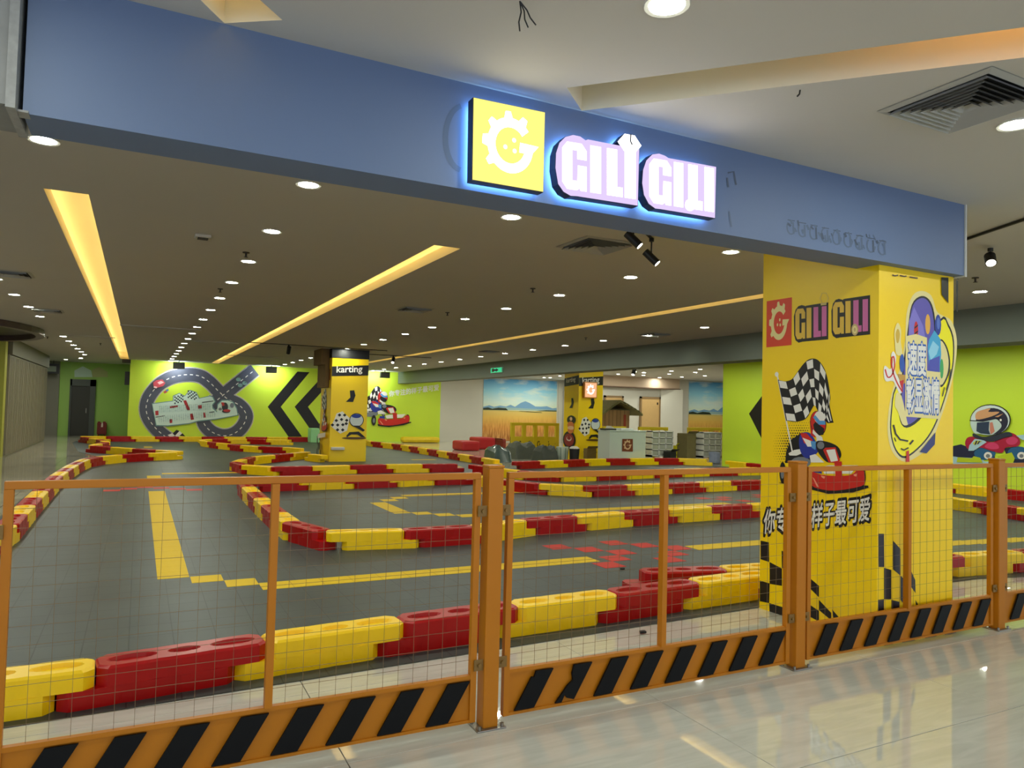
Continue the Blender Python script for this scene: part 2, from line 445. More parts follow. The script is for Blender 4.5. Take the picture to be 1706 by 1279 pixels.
# ---- grey ribbed shutter wall on the left
sh = empty('shutter_wall', (-3.0, 22.6, 0)); sh['kind'] = 'structure'
M_SHUT = mat('grey_shutter', (140, 132, 112), .45, noise=.12, nscale=4)
slab('shutter_core', -.18, -.03, 0, 8.6, 0, 2.62, M_SHUT, None, sh)
slab('head_box', -.2, .05, 0, 8.6, 2.62, ZC, mat('grey_shutter_box', (108, 102, 88), .6), None, sh)
p0 = None
for k in range(10):
    w = MB(); w.box(-.03, .0, 0, .80, 0.03, 2.6, bev=.008)
    for q in range(4): w.box(0, .012, .1+q*.18, .16+q*.18, .05, 2.58)
    if p0 is None: p0 = w.build('panel', M_SHUT, sh, (0, .03, 0)); o = p0
    else: o = copy_obj(p0, sh); o.location = (0, .03+k*.86, 0)
slab('wall_jamb', -4.6, -3.05, 22.2, 22.55, 0, ZC, mat('yellow_green_paint', (170, 168, 60), .6))

# ---- dark door in the far green wall
d = empty('door_1', (-2.5, 35.3, 0)); d['kind'] = 'structure'
a = onY(118, 640, 35.3).x+2.5; b = onY(160, 640, 35.3).x+2.5
M_DOOR = mat('dark_door', (52, 50, 44), .5); M_DFR = mat('grey_frame', (104, 108, 104), .5)
zt1 = onY(139, 632, 35.3).z; zt2 = onY(139, 643, 35.3).z
w = MB(); w.box(a-.02, a+.05, -.12, 0, 0, zt1); w.box(b-.2, b, -.12, 0, 0, zt1); w.box(a, b, -.12, 0, zt2, zt1); w.build('door_frame', mat('door_frame_dark', (74, 78, 74), .5), d)
w = MB(); w.box(a+.05, b-.2, -.06, -.02, 0, zt2, bev=.006); w.build('door_leaf', M_DOOR, d)
w = MB(); w.box(b-.33, b-.3, -.12, -.06, .95, 1.15, bev=.004); w.build('door_handle', M_STEEL, d)
ar = Art('Y', 35.3, off=.004, lift=.003)  # projected house-shaped light, painted on as flat colour above the door
ar.add((190, 214, 196), [(124, 628), (124, 617), (138, 610), (152, 617), (154, 628)])
ar.add((176, 178, 110), [(154, 628), (153, 616), (165, 611), (179, 619), (180, 628)])
ar.build('painted_light_shapes', bpy.data.objects['wall_far'])

# ---- blue fascia across the opening and the concrete header it butts against
fas = slab('fascia_beam', -.42, 5.205, 3.17, 3.42, 2.54, ZC, M_FASCIA)
slab('trim_3', 5.205, 5.222, 3.16, 3.43, 2.53, ZC, mat('white_edge_bead', (190, 190, 184), .6))
hd = empty('concrete_header', (-2.2, 3.12, 2.545)); hd['kind'] = 'structure'
slab('header_core', -1.8, 1.74, 0, .32, 0, .505, M_CONC, None, hd)
w = MB(); w.box(1.735, 1.765, -.012, .33, -.012, .5); w.box(1.765, 1.80, .03, .1, -.008, .0); w.build('edge_bead', mat('chipped_plaster', (150, 150, 148), .8, noise=.3, nscale=30), hd)
# patches left by older lettering
ar = Art('Y', 3.17, off=.0008, lift=.00003)
ST = mat('faded_stain', (88, 103, 128), .6); ST2 = mat('faded_stain_dark', (74, 86, 106), .6)
L1, R1 = ribbon([tuple(p) for p in ell(775, 232, 33, 56, 16, 90, 270)], [7, 8, 9, 11, 12, 13, 12, 14, 12, 13, 12, 9, 8, 7, 6, 5, 4])
ar.band(ST, ell(772, 230, 30, 54, 16, 100, 262), 9)
for k in range(9):
    cx = 1318+k*19; cy = 378+k*4.3
    ar.band(ST, ell(cx, cy, 7, 12, 10, random.uniform(0, 90), random.uniform(200, 330)), 2.6)
    ar.band(ST2, [(cx-6, cy-12), (cx+6, cy-10)], 1.5); ar.band(ST2 if k in (2, 7) else ST, [(cx+3, cy-8), (cx+4, cy+12)], 3)
ar.band(ST2, [(1212, 288), (1222, 286), (1226, 308)], 3); ar.band(ST2, [(1211, 296), (1213, 312)], 3)
ar.band(ST, [(1214, 352), (1218, 378)], 3)
for k in range(26):
    x = 1312+k*6.2+random.uniform(-2, 2); y = 376+(x-1312)*.2+random.uniform(-14, 12)
    ar.band(ST if k % 3 else ST2, [(x, y), (x+random.uniform(1, 5), y+random.uniform(4, 12))], random.uniform(1.5, 4))
ar.build('letter_marks', fas)

# ================================================================ TRACK BARRIERS
BL, BW, BH, ST_ = 0.805, 0.215, 0.19, 0.16
def slab_outline(x0, x1, rnd=.04):
    """lobed plan outline of one half of a block"""
    n = 18; hw = BW/2; top = []
    for i in range(n+1):
        t = i/n; x = x0+(x1-x0)*t
        lob = .006*abs(math.sin(math.pi*3*t))**.4-.006
        e = min(t, 1-t)*(x1-x0); cut = 0 if e >= rnd else rnd-math.sqrt(max(0, rnd*rnd-(rnd-e)**2))
        top.append((x, hw+lob-cut))
    return top+[(x, -y) for x, y in reversed(top)]
def block_mesh(flip, steps=False):
    mb = MB()
    def half(x0, x1, z0, z1, topface):
        o = slab_outline(x0, x1); n = len(o); ch = .012
        cx_ = (x0+x1)/2
        ins = [(cx_+(x-cx_)*(1-ch*2/(x1-x0)), y*(1-ch*2/BW)) for x, y in o]
        lv = [(o, z0), (o, z1-ch), (ins, z1)] if topface else [(o, z0), (o, z1)]
        for (a, za), (b, zb) in zip(lv, lv[1:]):
            for i in range(n):
                j = (i+1) % n
                mb.quad((*a[j], za), (*a[i], za), (*b[i], zb), (*b[j], zb))
        if topface:
            L_ = x1-x0; holes = []
            for hx, rx, ry in ((x0+L_*.2, L_*.145, .052), (x0+L_*.5, L_*.1, .045), (x0+L_*.8, L_*.145, .052)):
                holes.append(ell(hx, 0, rx, ry, 14))
            loops = [[Vector((*p, z1)) for p in l] for l in [ins]+holes]
            fl_ = [p for l in loops for p in l]
            for t in tessellate_polygon(loops):
                tri = [fl_[i] for i in t]
                if (tri[1]-tri[0]).cross(tri[2]-tri[0]).z < 0: tri.reverse()
                mb.poly(tri)
            for h, (hx, rx, ry) in zip(holes, ((x0+L_*.2, L_*.145, .052), (x0+L_*.5, L_*.1, .045), (x0+L_*.8, L_*.145, .052))):
                lo = [(hx+(p[0]-hx)*.86, p[1]*.86) for p in h]; m = len(h)
                for i in range(m):
                    j = (i+1) % m; mb.quad((*h[i], z1), (*h[j], z1), (*lo[j], z1-.02), (*lo[i], z1-.02))
                mb.poly([(*p, z1-.02) for p in lo])
        else: mb.poly([(*p, z1) for p in o])
        mb.poly([(*p, z0) for p in reversed(o)])
    g = .001; s = -ST_ if flip else ST_
    half(-BL/2-s/2+g, BL/2-s/2-g, 0, .092, False)
    half(-BL/2+s/2+g, BL/2+s/2-g, .092, BH, True)
    me = bpy.data.meshes.new('barrier_block'); me.from_pydata(mb.v, [], mb.f); me.update()
    return me
BM = {}
for fl_ in (0, 1):
    base = block_mesh(fl_)
    for cname, m in (('red', M_BRED), ('yellow', M_BYEL)):
        me = base.copy(); me.materials.append(m); BM[(fl_, cname)] = me
def chain(pts, n, first, flip, where, frm, group, over=None):
    """n blocks laid end to end along a floor polyline; labels count from the end named by frm"""
    P = [Vector((p[0], p[1])) for p in pts]; seg = [(P[i+1]-P[i]).length for i in range(len(P)-1)]; tot = sum(seg)
    def at(s):
        for i, l in enumerate(seg):
            if s <= l or i == len(seg)-1: return P[i]+(P[i+1]-P[i])*(s/l)
            s -= l
    q = [at(tot*i/n) for i in range(n+1)]; cnt = {'red': 0, 'yellow': 0}
    order = ['red', 'yellow']; c0 = order.index(first)
    for i in range(n):
        a, b = q[i], q[i+1]; cname = order[(c0+i) % 2]
        if over and i in over: cname = over[i]
        o = bpy.data.objects.new('barrier_block', BM[(flip, cname)]); COL.objects.link(o)
        o.location = (*((a+b)/2), .0045); o.rotation_euler.z = math.atan2(b.y-a.y, b.x-a.x)
        o.scale.x = (b-a).length/BL
        tag(o, f'{nth(cnt[cname])} {cname} kerb block {frm} {where}', 'track barrier', group); cnt[cname] += 1
# near row along the fence (runs left to right, then away on the far side of the pillar)
G = 'kerb blocks around the kart track'
chain([(-1.868, 4.20), (-.258, 4.215), (.542, 4.31), (1.368, 4.38), (2.25, 4.44), (2.995, 4.46), (3.826, 4.52), (4.6, 4.56), (6.2, 4.55), (7.1, 4.47), (8.6, 4.28), (9.6, 4.2)],
      14, 'red', 0, 'in the row behind the fence', 'from the left', 'kerb blocks in the near row')
chain([(3.72, 5.0), (4.42, 4.83), (5.2, 4.74)], 2, 'red', 0, 'of the short spur beyond the near row', 'from the left', 'kerb blocks of the short spur')
# left edge of the track
chain([(-1.75, 6.1), (-1.3, 7.4), (-1.17, 9.16), (-1.2, 11.5), (-1.22, 14.6), (-1.15, 16.9), (-1.03, 18.7), (-.7, 19.72), (-.3, 20.24), (.3, 20.73), (.98, 21.1)][::-1],
      20, 'yellow', 0, 'on the left edge of the track', 'back from its far bend', 'kerb blocks on the left edge')
chain([(1.0, 21.45), (-.25, 22.95), (-1.2, 24.2)], 4, 'yellow', 1, 'in the return row behind the left bend', 'from the bend', 'kerb blocks in the left return row')
chain([(-1.15, 24.55), (-.85, 26.5), (-1.2, 28.4), (-1.75, 29.9)], 6, 'yellow', 1, 'in the wavy stretch near the far dark door', 'from this side', 'kerb blocks in the wavy left stretch')
chain([(-1.75, 30.45), (7.9, 30.6)], 12, 'yellow', 1, 'along the foot of the lime mural wall', 'from the left', 'kerb blocks along the back wall')
# right far edge, then along the cafe side
chain([(8.05, 30.3), (7.95, 27.0), (8.3, 25.2), (8.4, 22), (8.45, 19), (8.45, 17.3)], 16, 'red', 1, 'on the far right edge of the track', 'from the mural wall', 'kerb blocks on the far right edge')
chain([(8.65, 16.7), (9.95, 16.95), (11.7, 17.45), (14.3, 17.4), (15.2, 16.8)], 8, 'red', 1, 'in the row before the white counter', 'from the left', 'kerb blocks before the cafe')
chain([(15.3, 16.1), (15.3, 9.0), (15.2, 4.6)], 14, 'yellow', 1, 'at the foot of the right lime wall', 'from the cafe end', 'kerb blocks along the right wall')
# island round the second pillar
chain([(4.25, 21.0), (3.7, 20.4), (2.5, 19.05), (1.95, 17.5), (2.15, 16.2), (2.75, 15.95), (4.8, 16.3), (6.9, 16.2)], 12, 'yellow', 1, 'in the hairpin before the karting pillar', 'from that pillar', 'kerb blocks of the middle hairpin')
chain([(7.1, 15.9), (7.35, 14.4), (7.75, 13.55), (9.1, 13.55), (10.9, 13.85), (12.5, 13.95), (14.3, 13.9)], 10, 'red', 1, 'in the second row beyond the top rail', 'from the left', 'kerb blocks of the second far row')
chain([(4.15, 20.2), (4.4, 19.5)], 1, 'yellow', 0, 'standing against the foot', 'of the karting pillar', 'kerb block at the karting pillar')
# big island in the middle
chain([(1.87, 7.70), (2.67, 7.57), (3.47, 7.58), (4.27, 7.84), (5.07, 7.93), (5.87, 8.04), (6.9, 8.12), (8.26, 8.16), (9.05, 8.16)], 9, 'yellow', 1, 'on the near side of the big island', 'from the left corner', 'kerb blocks of the island, near side')
chain([(1.80, 7.73), (1.58, 8.3), (1.56, 9.5), (1.57, 10.96), (1.6, 12.9)], 7, 'red', 0, 'on the left side of the big island', 'from the near corner', 'kerb blocks of the island, left side')
chain([(1.8, 13.2), (2.7, 13.25), (4.4, 13.35), (5.25, 13.55), (5.95, 13.5)], 5, 'red', 1, 'on the far side of the big island', 'from the left corner', 'kerb blocks of the island, far side')
chain([(6.03, 13.2), (6.28, 11.95), (6.85, 11.03), (8.45, 11.0), (9.94, 11.12), (11.43, 11.27), (12.4, 10.8)], 9, 'yellow', 1, 'on the kinked side of the big island', 'from the kink', 'kerb blocks of the island, kinked side')
chain([(12.55, 10.5), (12.6, 8.6), (12.4, 7.2), (12.15, 6.3), (12.3, 4.9)], 7, 'red', 1, 'seen right of the large pillar', 'from the far bend', 'kerb blocks right of the pillar')
# far chicane
chain([(2.0, 27.4), (2.42, 25.8), (3.13, 23.9), (4.05, 23.35), (4.5, 22.6)], 7, 'yellow', 1, 'in the far chicane left of the karting pillar', 'from its tip', 'kerb blocks of the far chicane')
chain([(2.0, 27.9), (2.5, 28.9), (3.5, 29.1), (4.4, 28.3), (5.1, 28.1)], 5, 'yellow', 1, 'in the back arm of the far chicane', 'from its tip', 'kerb blocks of the chicane back arm')

# ================================================================ MESH FENCE
FY = 3.185
POSTS = [-.50, 1.530, 3.580, 5.630]
post = empty('fence_post', (POSTS[1], FY, 0))
w = MB(); w.box(-.039, .039, -.039, .039, .006, 1.225, bev=.006); w.build('post_tube', M_ORANGE, post)
w = MB(); w.box(-.042, .042, -.042, .042, 1.222, 1.236, bev=.005); w.build('post_cap', M_ORANGE, post)
w = MB(); w.box(-.075, .075, -.06, .06, 0, .007, bev=.002); w.build('base_plate', M_STEEL, post)
for sx in (-1, 1):
    for sy in (-1, 1):
        w = MB(); w.tube((sx*.058, sy*.045, .006), (sx*.058, sy*.045, .024), .008, 6); w.build('anchor_bolt', M_STEEL, post)
for sx in (-1, 1):
    for z in (.30, 1.02):
        w = MB(); w.box(min(sx*.037, sx*.086), max(sx*.037, sx*.086), -.026, -.02, z-.026, z+.026, bev=.002)
        w.tube((sx*.061, -.026, z), (sx*.061, -.036, z), .009, 8); w.build('bracket', mat('rusty_bracket', (128, 96, 44), .5, metal=.3), post)
PL = {0: 'orange square fence post at the left end of the mesh fence', 1: 'orange square fence post between the two wide mesh panels in front',
      2: 'orange square fence post standing before the left side of the large yellow pillar', 3: 'orange square fence post right of the large yellow pillar'}
for i, x in enumerate(POSTS):
    o = post if i == 1 else tree_copy(post)
    o.location = (x, FY, 0); tag(o, PL[i], 'fence post', 'orange fence posts')
def fence_panel(x0, x1, lab, nst=8, torn=False):
    cx = (x0+x1)/2; hw = (x1-x0)/2; e = empty('mesh_barrier', (cx, FY, .035), lab, 'fence panel', 'orange mesh fence sections')
    t = .03; H = 1.165
    w = MB(); w.box(-hw, -hw+t, -.015, .015, 0, H-t); w.build('side_rail', M_ORANGE, e)
    w = MB(); w.box(hw-t, hw, -.015, .015, 0, H-t); w.build('side_rail', M_ORANGE, e)
    w = MB(); w.box(-hw, hw, -.015, .015, H-t, H, bev=.003); w.build('top_rail', M_ORANGE, e)
    w = MB(); w.box(-.015, .015, -.025, .0145, .215, H-t); w.build('middle_rail', M_ORANGE, e)
    w = MB(); w.box(-hw+t, hw-t, -.004, .004, 0, .215); w.box(-hw+t, hw-t, -.013, .013, .2, .218); w.box(-hw+t, hw-t, -.013, .013, 0, .014); w.build('kick_plate', M_ORANGE, e)
    # diagonal black stripes, print on the plate
    pit = (x1-x0-.08)/nst
    for k in range(nst):
        sx = -hw+.055+k*pit
        w = MB(); P = [(sx, -.025, .022), (sx+.108, -.025, .022), (sx+.214, -.025, .196), (sx+.106, -.025, .196)]
        if torn and k in (0, 1):
            P = [(sx, -.025, .022), (sx+.108, -.025, .022), (sx+.214, -.025, .196), (sx+.116, -.025, .196), (sx+.106, -.025, .168), (sx+.092, -.025, .170)] if k == 0 else \
                [(sx, -.025, .022), (sx+.036, -.025, .022), (sx+.055, -.025, .058), (sx+.066, -.025, .040), (sx+.108, -.025, .026), (sx+.214, -.025, .196), (sx+.106, -.025, .196), (sx+.094, -.025, .155), (sx+.10, -.025, .122), (sx+.07, -.025, .10)]
        w.prism(P, (0, .0105, 0)); w.build('warning_stripe', M_BLK, e)
    # welded wire, too thin to pick apart
    w = MB(); r = .001; n = round((2*hw-2*t)/.0705)
    for i in range(1, n):
        x = -hw+t+(2*hw-2*t)*i/n; w.tube((x, 0, .215), (x, 0, H-t), r, 4, cap=False)
    m = 13
    for j in range(1, m):
        z = .215+(H-t-.215)*j/m; w.tube((-hw+t, .0025, z), (hw-t, .0025, z), r, 4, cap=False)
    tag(w.build('wire_mesh', M_WIRE, e), kind='stuff')
    return e
fence_panel(POSTS[0]+.08, POSTS[1]-.068, 'wide orange mesh fence panel nearest the left side of the picture')
fence_panel(POSTS[1]+.078, POSTS[2]-.068, 'wide orange mesh fence panel with a torn black stripe on its kick plate', torn=True)
fence_panel(POSTS[2]+.078, POSTS[3]-.068, 'orange mesh fence panel standing across the foot of the large yellow pillar')
fence_panel(POSTS[3]+.078, POSTS[3]+2.0, 'orange mesh fence panel cut off by the right edge of the picture')

# ================================================================ PILLARS AND THEIR PRINTS
ORG, CRM, BK, WH = (222, 62, 30), (238, 222, 150), (16, 14, 18), (236, 232, 222)
RED, BLU, LBL, GRY = (204, 34, 26), (36, 52, 150), (84, 150, 206), (120, 124, 130)
def qmap(p00, p10, p11, p01):
    def f(p):
        a, b = p
        return tuple((p00[i]*(1-a)+p10[i]*a)*(1-b)+(p01[i]*(1-a)+p11[i]*a)*b for i in (0, 1))
    return f
G_ = [(1, .66), (1, .86), (.8, 1), (.2, 1), (0, .86), (0, .14), (.2, 0), (.6, 0), (.72, .05), (.75, 0), (1, 0), (1, .53), (.64, .53), (.62, .2), (.42, .2), (.42, .84), (.62, .84), (.62, .66)]
I_ = [(0, 0), (1, 0), (1, 1), (0, 1)]
L_S = [(0, 0), (1, 0), (1, .2), (.64, .2), (.64, 1), (0, 1)]
def gear_G():
    """gear-toothed letter G in a -1..1 square"""
    out = []; R0, R1, T_ = .70, .46, .86; n = 60; a0, a1 = 38, 352
    for i in range(n+1):
        a = a0+(a1-a0)*i/n; ph = (a-8) % 40
        r = T_ if (ph < 17 and 50 < a < 235) else R0
        out.append((r*math.cos(math.radians(a))*.92, r*math.sin(math.radians(a))*1.05))
    out += [(.80, .10), (.28, .12), (.26, -.14), (.46, -.14)]
    for i in range(24, -1, -1):
        a = a0+(340-a0)*i/24; out.append((R1*math.cos(math.radians(a))*.92, R1*math.sin(math.radians(a))*1.05))
    return out
def g_logo(A, q, bg, fg):
    f = qmap(*q); A.add(bg, [f(p) for p in ((0, 0), (1, 0), (1, 1), (0, 1))])
    h = lambda p: f(((p[0]+1)/2, (p[1]+1)/2))
    A.add(fg, [h(p) for p in gear_G()])
    for c in ((-.12, -.08), (.1, -.1), (.06, .12)): A.add(fg, [h(p) for p in ell(c[0], c[1], .06, .07, 8)], step=False)
    A.k += 1
C8 = lambda x, y: (1270+x/8.98, 480+y/8.98)
C5 = lambda x, y: (1280+x/5.33, 590+y/5.33)
B3 = lambda x, y: (1240+x/3.655, 780+y/3.655)
R4 = lambda x, y: (1460+x/4.0, 460+y/4.0)
def word(A, xs, top, bot, cols, M):
    """letters G I L I between a top and a bottom line"""
    def ln(l, x): (x0, y0), (x1, y1) = l; return y0+(y1-y0)*(x-x0)/(x1-x0)
    for (a, b), sh, c in zip(xs, (G_, I_, L_S, I_), cols):
        f = qmap(M(a, ln(bot, a)), M(b, ln(bot, b)), M(b, ln(top, b)), M(a, ln(top, a)))
        A.add(c, [f(p) for p in sh], step=False)
    A.k += 1
def flag(A, M, nx=10, ny=5):
    top = spline([(90, 228), (150, 240), (205, 225), (240, 185), (290, 115), (345, 55), (400, 38), (450, 58), (500, 130), (530, 230), (552, 380), (545, 450), (575, 590)], 4, False)
    bot = spline([(165, 590), (240, 600), (310, 585), (350, 555), (380, 500), (410, 452), (425, 470), (440, 500), (460, 525), (480, 545), (495, 570), (510, 592), (530, 612)], 4, False)
    A.add(BK, [M(x, y) for x, y in [(86, 222)]+top[1:]+[(582, 606)]+bot[::-1]+[(160, 594)]])
    def g(i, j):
        t = i/nx*(len(top)-1); k = int(min(t, len(top)-2)); f = t-k
        a = [top[k][q]*(1-f)+top[k+1][q]*f for q in (0, 1)]; b = [bot[k][q]*(1-f)+bot[k+1][q]*f for q in (0, 1)]
        return (a[0]+(b[0]-a[0])*j/ny, a[1]+(b[1]-a[1])*j/ny)
    for i in range(nx):
        for j in range(ny):
            if (i+j) % 2 == 0:
                A.add(WH, [M(*g(i+.06, j+.06)), M(*g(i+.94, j+.06)), M(*g(i+.94, j+.94)), M(*g(i+.06, j+.94))], step=False)
    A.k += 1
def kart(A, M, dots=True, FM=None):
    S = lambda l: [M(*p) for p in l]
    if dots:
        A.add(BK, S([(200, 760), (290, 700), (370, 740), (420, 860), (400, 960), (150, 965), (160, 860)]))
        for i in range(16):
            for j in range(17):
                x = 50+i*20+(j % 2)*10; y = 585+j*23; dd = math.hypot((x-270)/230, (y-830)/260)
                r = 9.5*(1.18-dd)
                if r > 1.2 and x < 380: A.add(BK, S(ell(x, y, r, r*1.15, 7)), step=False)
        A.k += 1
    if dots: A.band(WH, [M(82, 190), M(215, 870)], 2.2)
    if dots: A.add(WH, S(ell(76, 178, 17, 22, 10)))
    flag(A, FM or M)
    # glove, body
    A.add(WH, S([(180, 880), (230, 850), (290, 840), (300, 880), (250, 900), (190, 898)]))
    A.add(GRY, S(ell(290, 960, 90, 50, 14)))
    A.add(BLU, S(spline([(275, 760), (300, 700), (370, 700), (430, 790), (440, 870), (350, 925), (290, 870)], 4)))
    A.add(RED, S([(285, 700), (340, 700), (395, 760), (385, 800), (320, 790)]), S([(370, 590), (400, 580), (430, 700), (420, 740), (380, 720)]))
    A.add(WH, S([(305, 740), (385, 770), (400, 820), (350, 820)]), S([(430, 700), (480, 735), (490, 770), (430, 780)]))
    A.add(LBL, S([(378, 770), (430, 775), (420, 850), (388, 830)]))
    # helmet
    A.add(BK, S(ell(445, 612, 70, 110, 22, rot=-10)))
    A.add(RED, S(ell(445, 610, 65, 104, 22, rot=-10)))
    A.add(WH, S(ell(458, 560, 48, 55, 16, rot=-10)))
    A.add(LBL, S([(400, 560), (420, 540), (460, 590), (508, 590), (510, 625), (450, 625)]))
    A.add(BK, S([(402, 625), (420, 600), (500, 660), (490, 715), (450, 720), (410, 670)]))
    A.add(WH, S([(400, 665), (420, 690), (455, 722), (440, 745), (395, 700)]))
    # arm and steering fairing
    A.add(BK, S(spline([(430, 775), (520, 775), (620, 820), (650, 900), (600, 950), (520, 955), (440, 860)], 4)))
    A.add(GRY, S(ell(468, 808, 32, 34, 12)))
    A.add(WH, S([(370, 900), (420, 885), (500, 960), (380, 960)]))
    A.add(RED, S([(490, 850), (510, 830), (600, 825), (640, 940), (620, 965), (540, 960)]))
    A.add(WH, S([(518, 850), (595, 842), (622, 945), (560, 955)]))
    # wheels and red side pod
    A.add(BK, S(ell(130, 1050, 28, 95, 18)), S(ell(320, 1080, 32, 105, 18)), S(ell(830, 1090, 38, 95, 18)), S([(95, 1140), (170, 1130), (150, 1150)]))
    A.add(GRY, S(ell(128, 1060, 15, 45, 14)), S(ell(322, 1085, 17, 50, 14)))
    A.add(WH, S([(480, 1000), (540, 985), (800, 985), (740, 1060), (500, 1060)]))
    A.add(BK, S([(370, 1165), (890, 1165), (895, 1185), (760, 1225), (540, 1240), (380, 1200)]))
    A.add(BLU, S([(400, 1000), (470, 1010), (480, 1060), (400, 1045)]))
    A.add(RED, S(spline([(385, 1045), (480, 1070), (640, 1080), (750, 1065), (800, 1015), (850, 1030), (860, 1120), (830, 1170), (600, 1210), (440, 1190), (385, 1150)], 3)),
          S([(590, 960), (655, 950), (660, 1080), (600, 1080)]))
    A.add((240, 150, 120), S([(395, 1090), (410, 1100), (455, 1180), (435, 1175)]), S([(470, 1075), (510, 1085), (500, 1105), (480, 1095)]), S([(760, 1065), (795, 1058), (785, 1085), (765, 1080)]))

# ---- the big pillar under the fascia
PX, PY = 4.395, 3.245
pil = empty('printed_pillar', ((PX+5.205)/2, (PY+4.27)/2, 0), 'large yellow printed pillar standing behind the fence under the blue fascia', 'pillar')
w = MB(); w.box(PX, 5.205, PY, 4.27, 0, ZC-.001); b_ = w.build('pillar_body', M_YEL); wparent(b_, pil)
A = Art('X', PX)
g_logo(A, (C8(62, 885), C8(438, 850), C8(445, 135), C8(68, 195)), ORG, CRM)
A.build('logo_print', pil)
A = Art('X', PX)
A.add(BK, [C8(*p) for p in ((478, 700), (474, 420), (500, 320), (540, 270), (590, 252), (632, 262), (650, 270), (655, 262), (870, 228), (990, 212), (988, 765), (600, 800), (545, 815), (500, 780))])
A.add(BK, [C8(*p) for p in ((1040, 660), (1036, 340), (1060, 230), (1100, 175), (1150, 158), (1205, 175), (1225, 160), (1615, 103), (1615, 690), (1160, 738), (1110, 748), (1060, 715))])
YL, PK = (226, 184, 62), (206, 104, 160)
word(A, ((498, 645), (665, 737), (770, 880), (893, 965)), ((500, 313), (965, 265)), ((500, 768), (960, 715)), (YL, YL, PK, PK), C8)
word(A, ((1060, 1226), (1248, 1326), (1366, 1490), (1505, 1586)), ((1060, 215), (1585, 160)), ((1060, 695), (1585, 640)), (YL, YL, PK, PK), C8)
A.add((206, 180, 120), [C8(*p) for p in ell(1390, 620, 52, 88, 16)]); A.add(CRM, [C8(*p) for p in ell(1390, 620, 34, 60, 14)]); A.add((206, 180, 120), [C8(*p) for p in ell(1390, 620, 16, 32, 10)])
hx = ell(935, 150, 62, 88, 6, rot=0); A.band((214, 190, 110), [C8(*p) for p in hx+hx[:1]], .9)
A.add((214, 190, 110), [C8(*p) for p in ((880, 225), (965, 215), (970, 250), (885, 258))])
A.build('word_print', pil)
A = Art('X', PX, lift=.00012); kart(A, C5); A.build('kart_print', pil)
A = Art('X', PX)
A.text(BK, '你专注的样子最可爱', (1270, 892), (1450, 869), (1272.5, 847), off=.075, n=10)
A.text(WH, '你专注的样子最可爱', (1272, 889), (1448, 867), (1274.5, 849), off=.018)
A.build('slogan_print', pil)
A = Art('X', PX)
A.add(BK, *[[B3(*p) for p in q] for q in (
    ((100, 440), (150, 450), (152, 570), (100, 553)), ((155, 570), (230, 610), (230, 715), (155, 703)), ((95, 683), (155, 700), (152, 820), (95, 808)),
    ((152, 820), (235, 845), (235, 905), (155, 885)), ((228, 500), (285, 535), (285, 650), (230, 606)), ((235, 720), (290, 740), (290, 850), (235, 842)),
    ((290, 650), (345, 690), (345, 780), (290, 740)), ((345, 690), (375, 703), (375, 790), (345, 780)), ((400, 668), (455, 715), (455, 785), (400, 730)),
    ((455, 800), (530, 880), (530, 925), (455, 862)), ((400, 830), (455, 868), (455, 932), (400, 903)), ((535, 858), (584, 915), (545, 922)), ((335, 880), (365, 880), (365, 950), (335, 945)))])
A.build('checker_print', pil)
A = Art('Y', PY, lift=.00012)
S = lambda l: [R4(*p) for p in l]
A.add(CRM, S(spline([(200, 250), (240, 130), (300, 98), (365, 130), (400, 230), (440, 262), (500, 300), (536, 430), (520, 620), (470, 820), (405, 1010), (360, 1130), (290, 1190), (190, 1236), (112, 1180), (76, 1060), (80, 900), (112, 740), (160, 600), (190, 420)], 4)))
YEL2, PUR = (255, 242, 0), (98, 88, 176)
A.add(BK, S(spline([(425, 285), (480, 320), (516, 430), (508, 620), (455, 820), (385, 1010), (300, 1130), (190, 1212), (125, 1160), (92, 1040), (96, 900), (125, 740), (250, 600)], 4)))
A.add(YEL2, S(spline([(425, 302), (476, 335), (508, 440), (500, 620), (447, 820), (377, 1005), (296, 1120), (192, 1198), (130, 1150), (100, 1035), (104, 900), (130, 750), (250, 610)], 4)))
A.add(BK, S(spline([(420, 430), (465, 460), (490, 560), (480, 660), (430, 740), (400, 640)], 4))); A.add(CRM, S(spline([(420, 440), (458, 468), (480, 560), (470, 655), (430, 725), (400, 640)], 4)))
A.add(BK, S(spline([(205, 380), (235, 190), (300, 132), (360, 170), (390, 290), (396, 520), (370, 760), (310, 930), (200, 1010), (150, 930), (165, 700)], 4)))
A.add(PUR, S(spline([(212, 380), (240, 200), (300, 145), (352, 180), (380, 295), (388, 520), (362, 755), (300, 915), (205, 990), (165, 925), (175, 700)], 4)))
A.add((132, 122, 206), S([(215, 300), (250, 205), (310, 330), (330, 440), (300, 450), (215, 400)]))
A.add((236, 176, 66), S(ell(341, 320, 17, 68, 14))); A.add(RED, S(ell(263, 360, 14, 60, 12))); A.add(BK, S([(252, 340), (275, 320), (275, 332), (252, 352)]), S([(252, 380), (275, 360), (275, 372), (252, 392)]))
A.add((44, 66, 150), S(ell(409, 325, 21, 70, 14))); A.add((92, 120, 200), S(ell(411, 315, 11, 40, 12)))
A.add((70, 170, 214), S([(340, 470), (350, 420), (385, 360), (425, 420), (430, 520), (420, 640), (350, 620)])); A.add((150, 212, 236), S([(345, 500), (375, 430), (415, 470), (400, 520), (360, 560)]))
A.add((80, 84, 180), S([(350, 560), (420, 530), (418, 690), (340, 690)])); A.add((70, 170, 90), S(ell(433, 616, 12, 66, 14)))
A.add(WH, S(spline([(108, 560), (95, 530), (110, 500), (130, 540), (120, 620), (150, 690), (170, 760), (150, 780), (110, 700), (60, 700), (45, 640), (55, 595), (90, 620)], 3)))
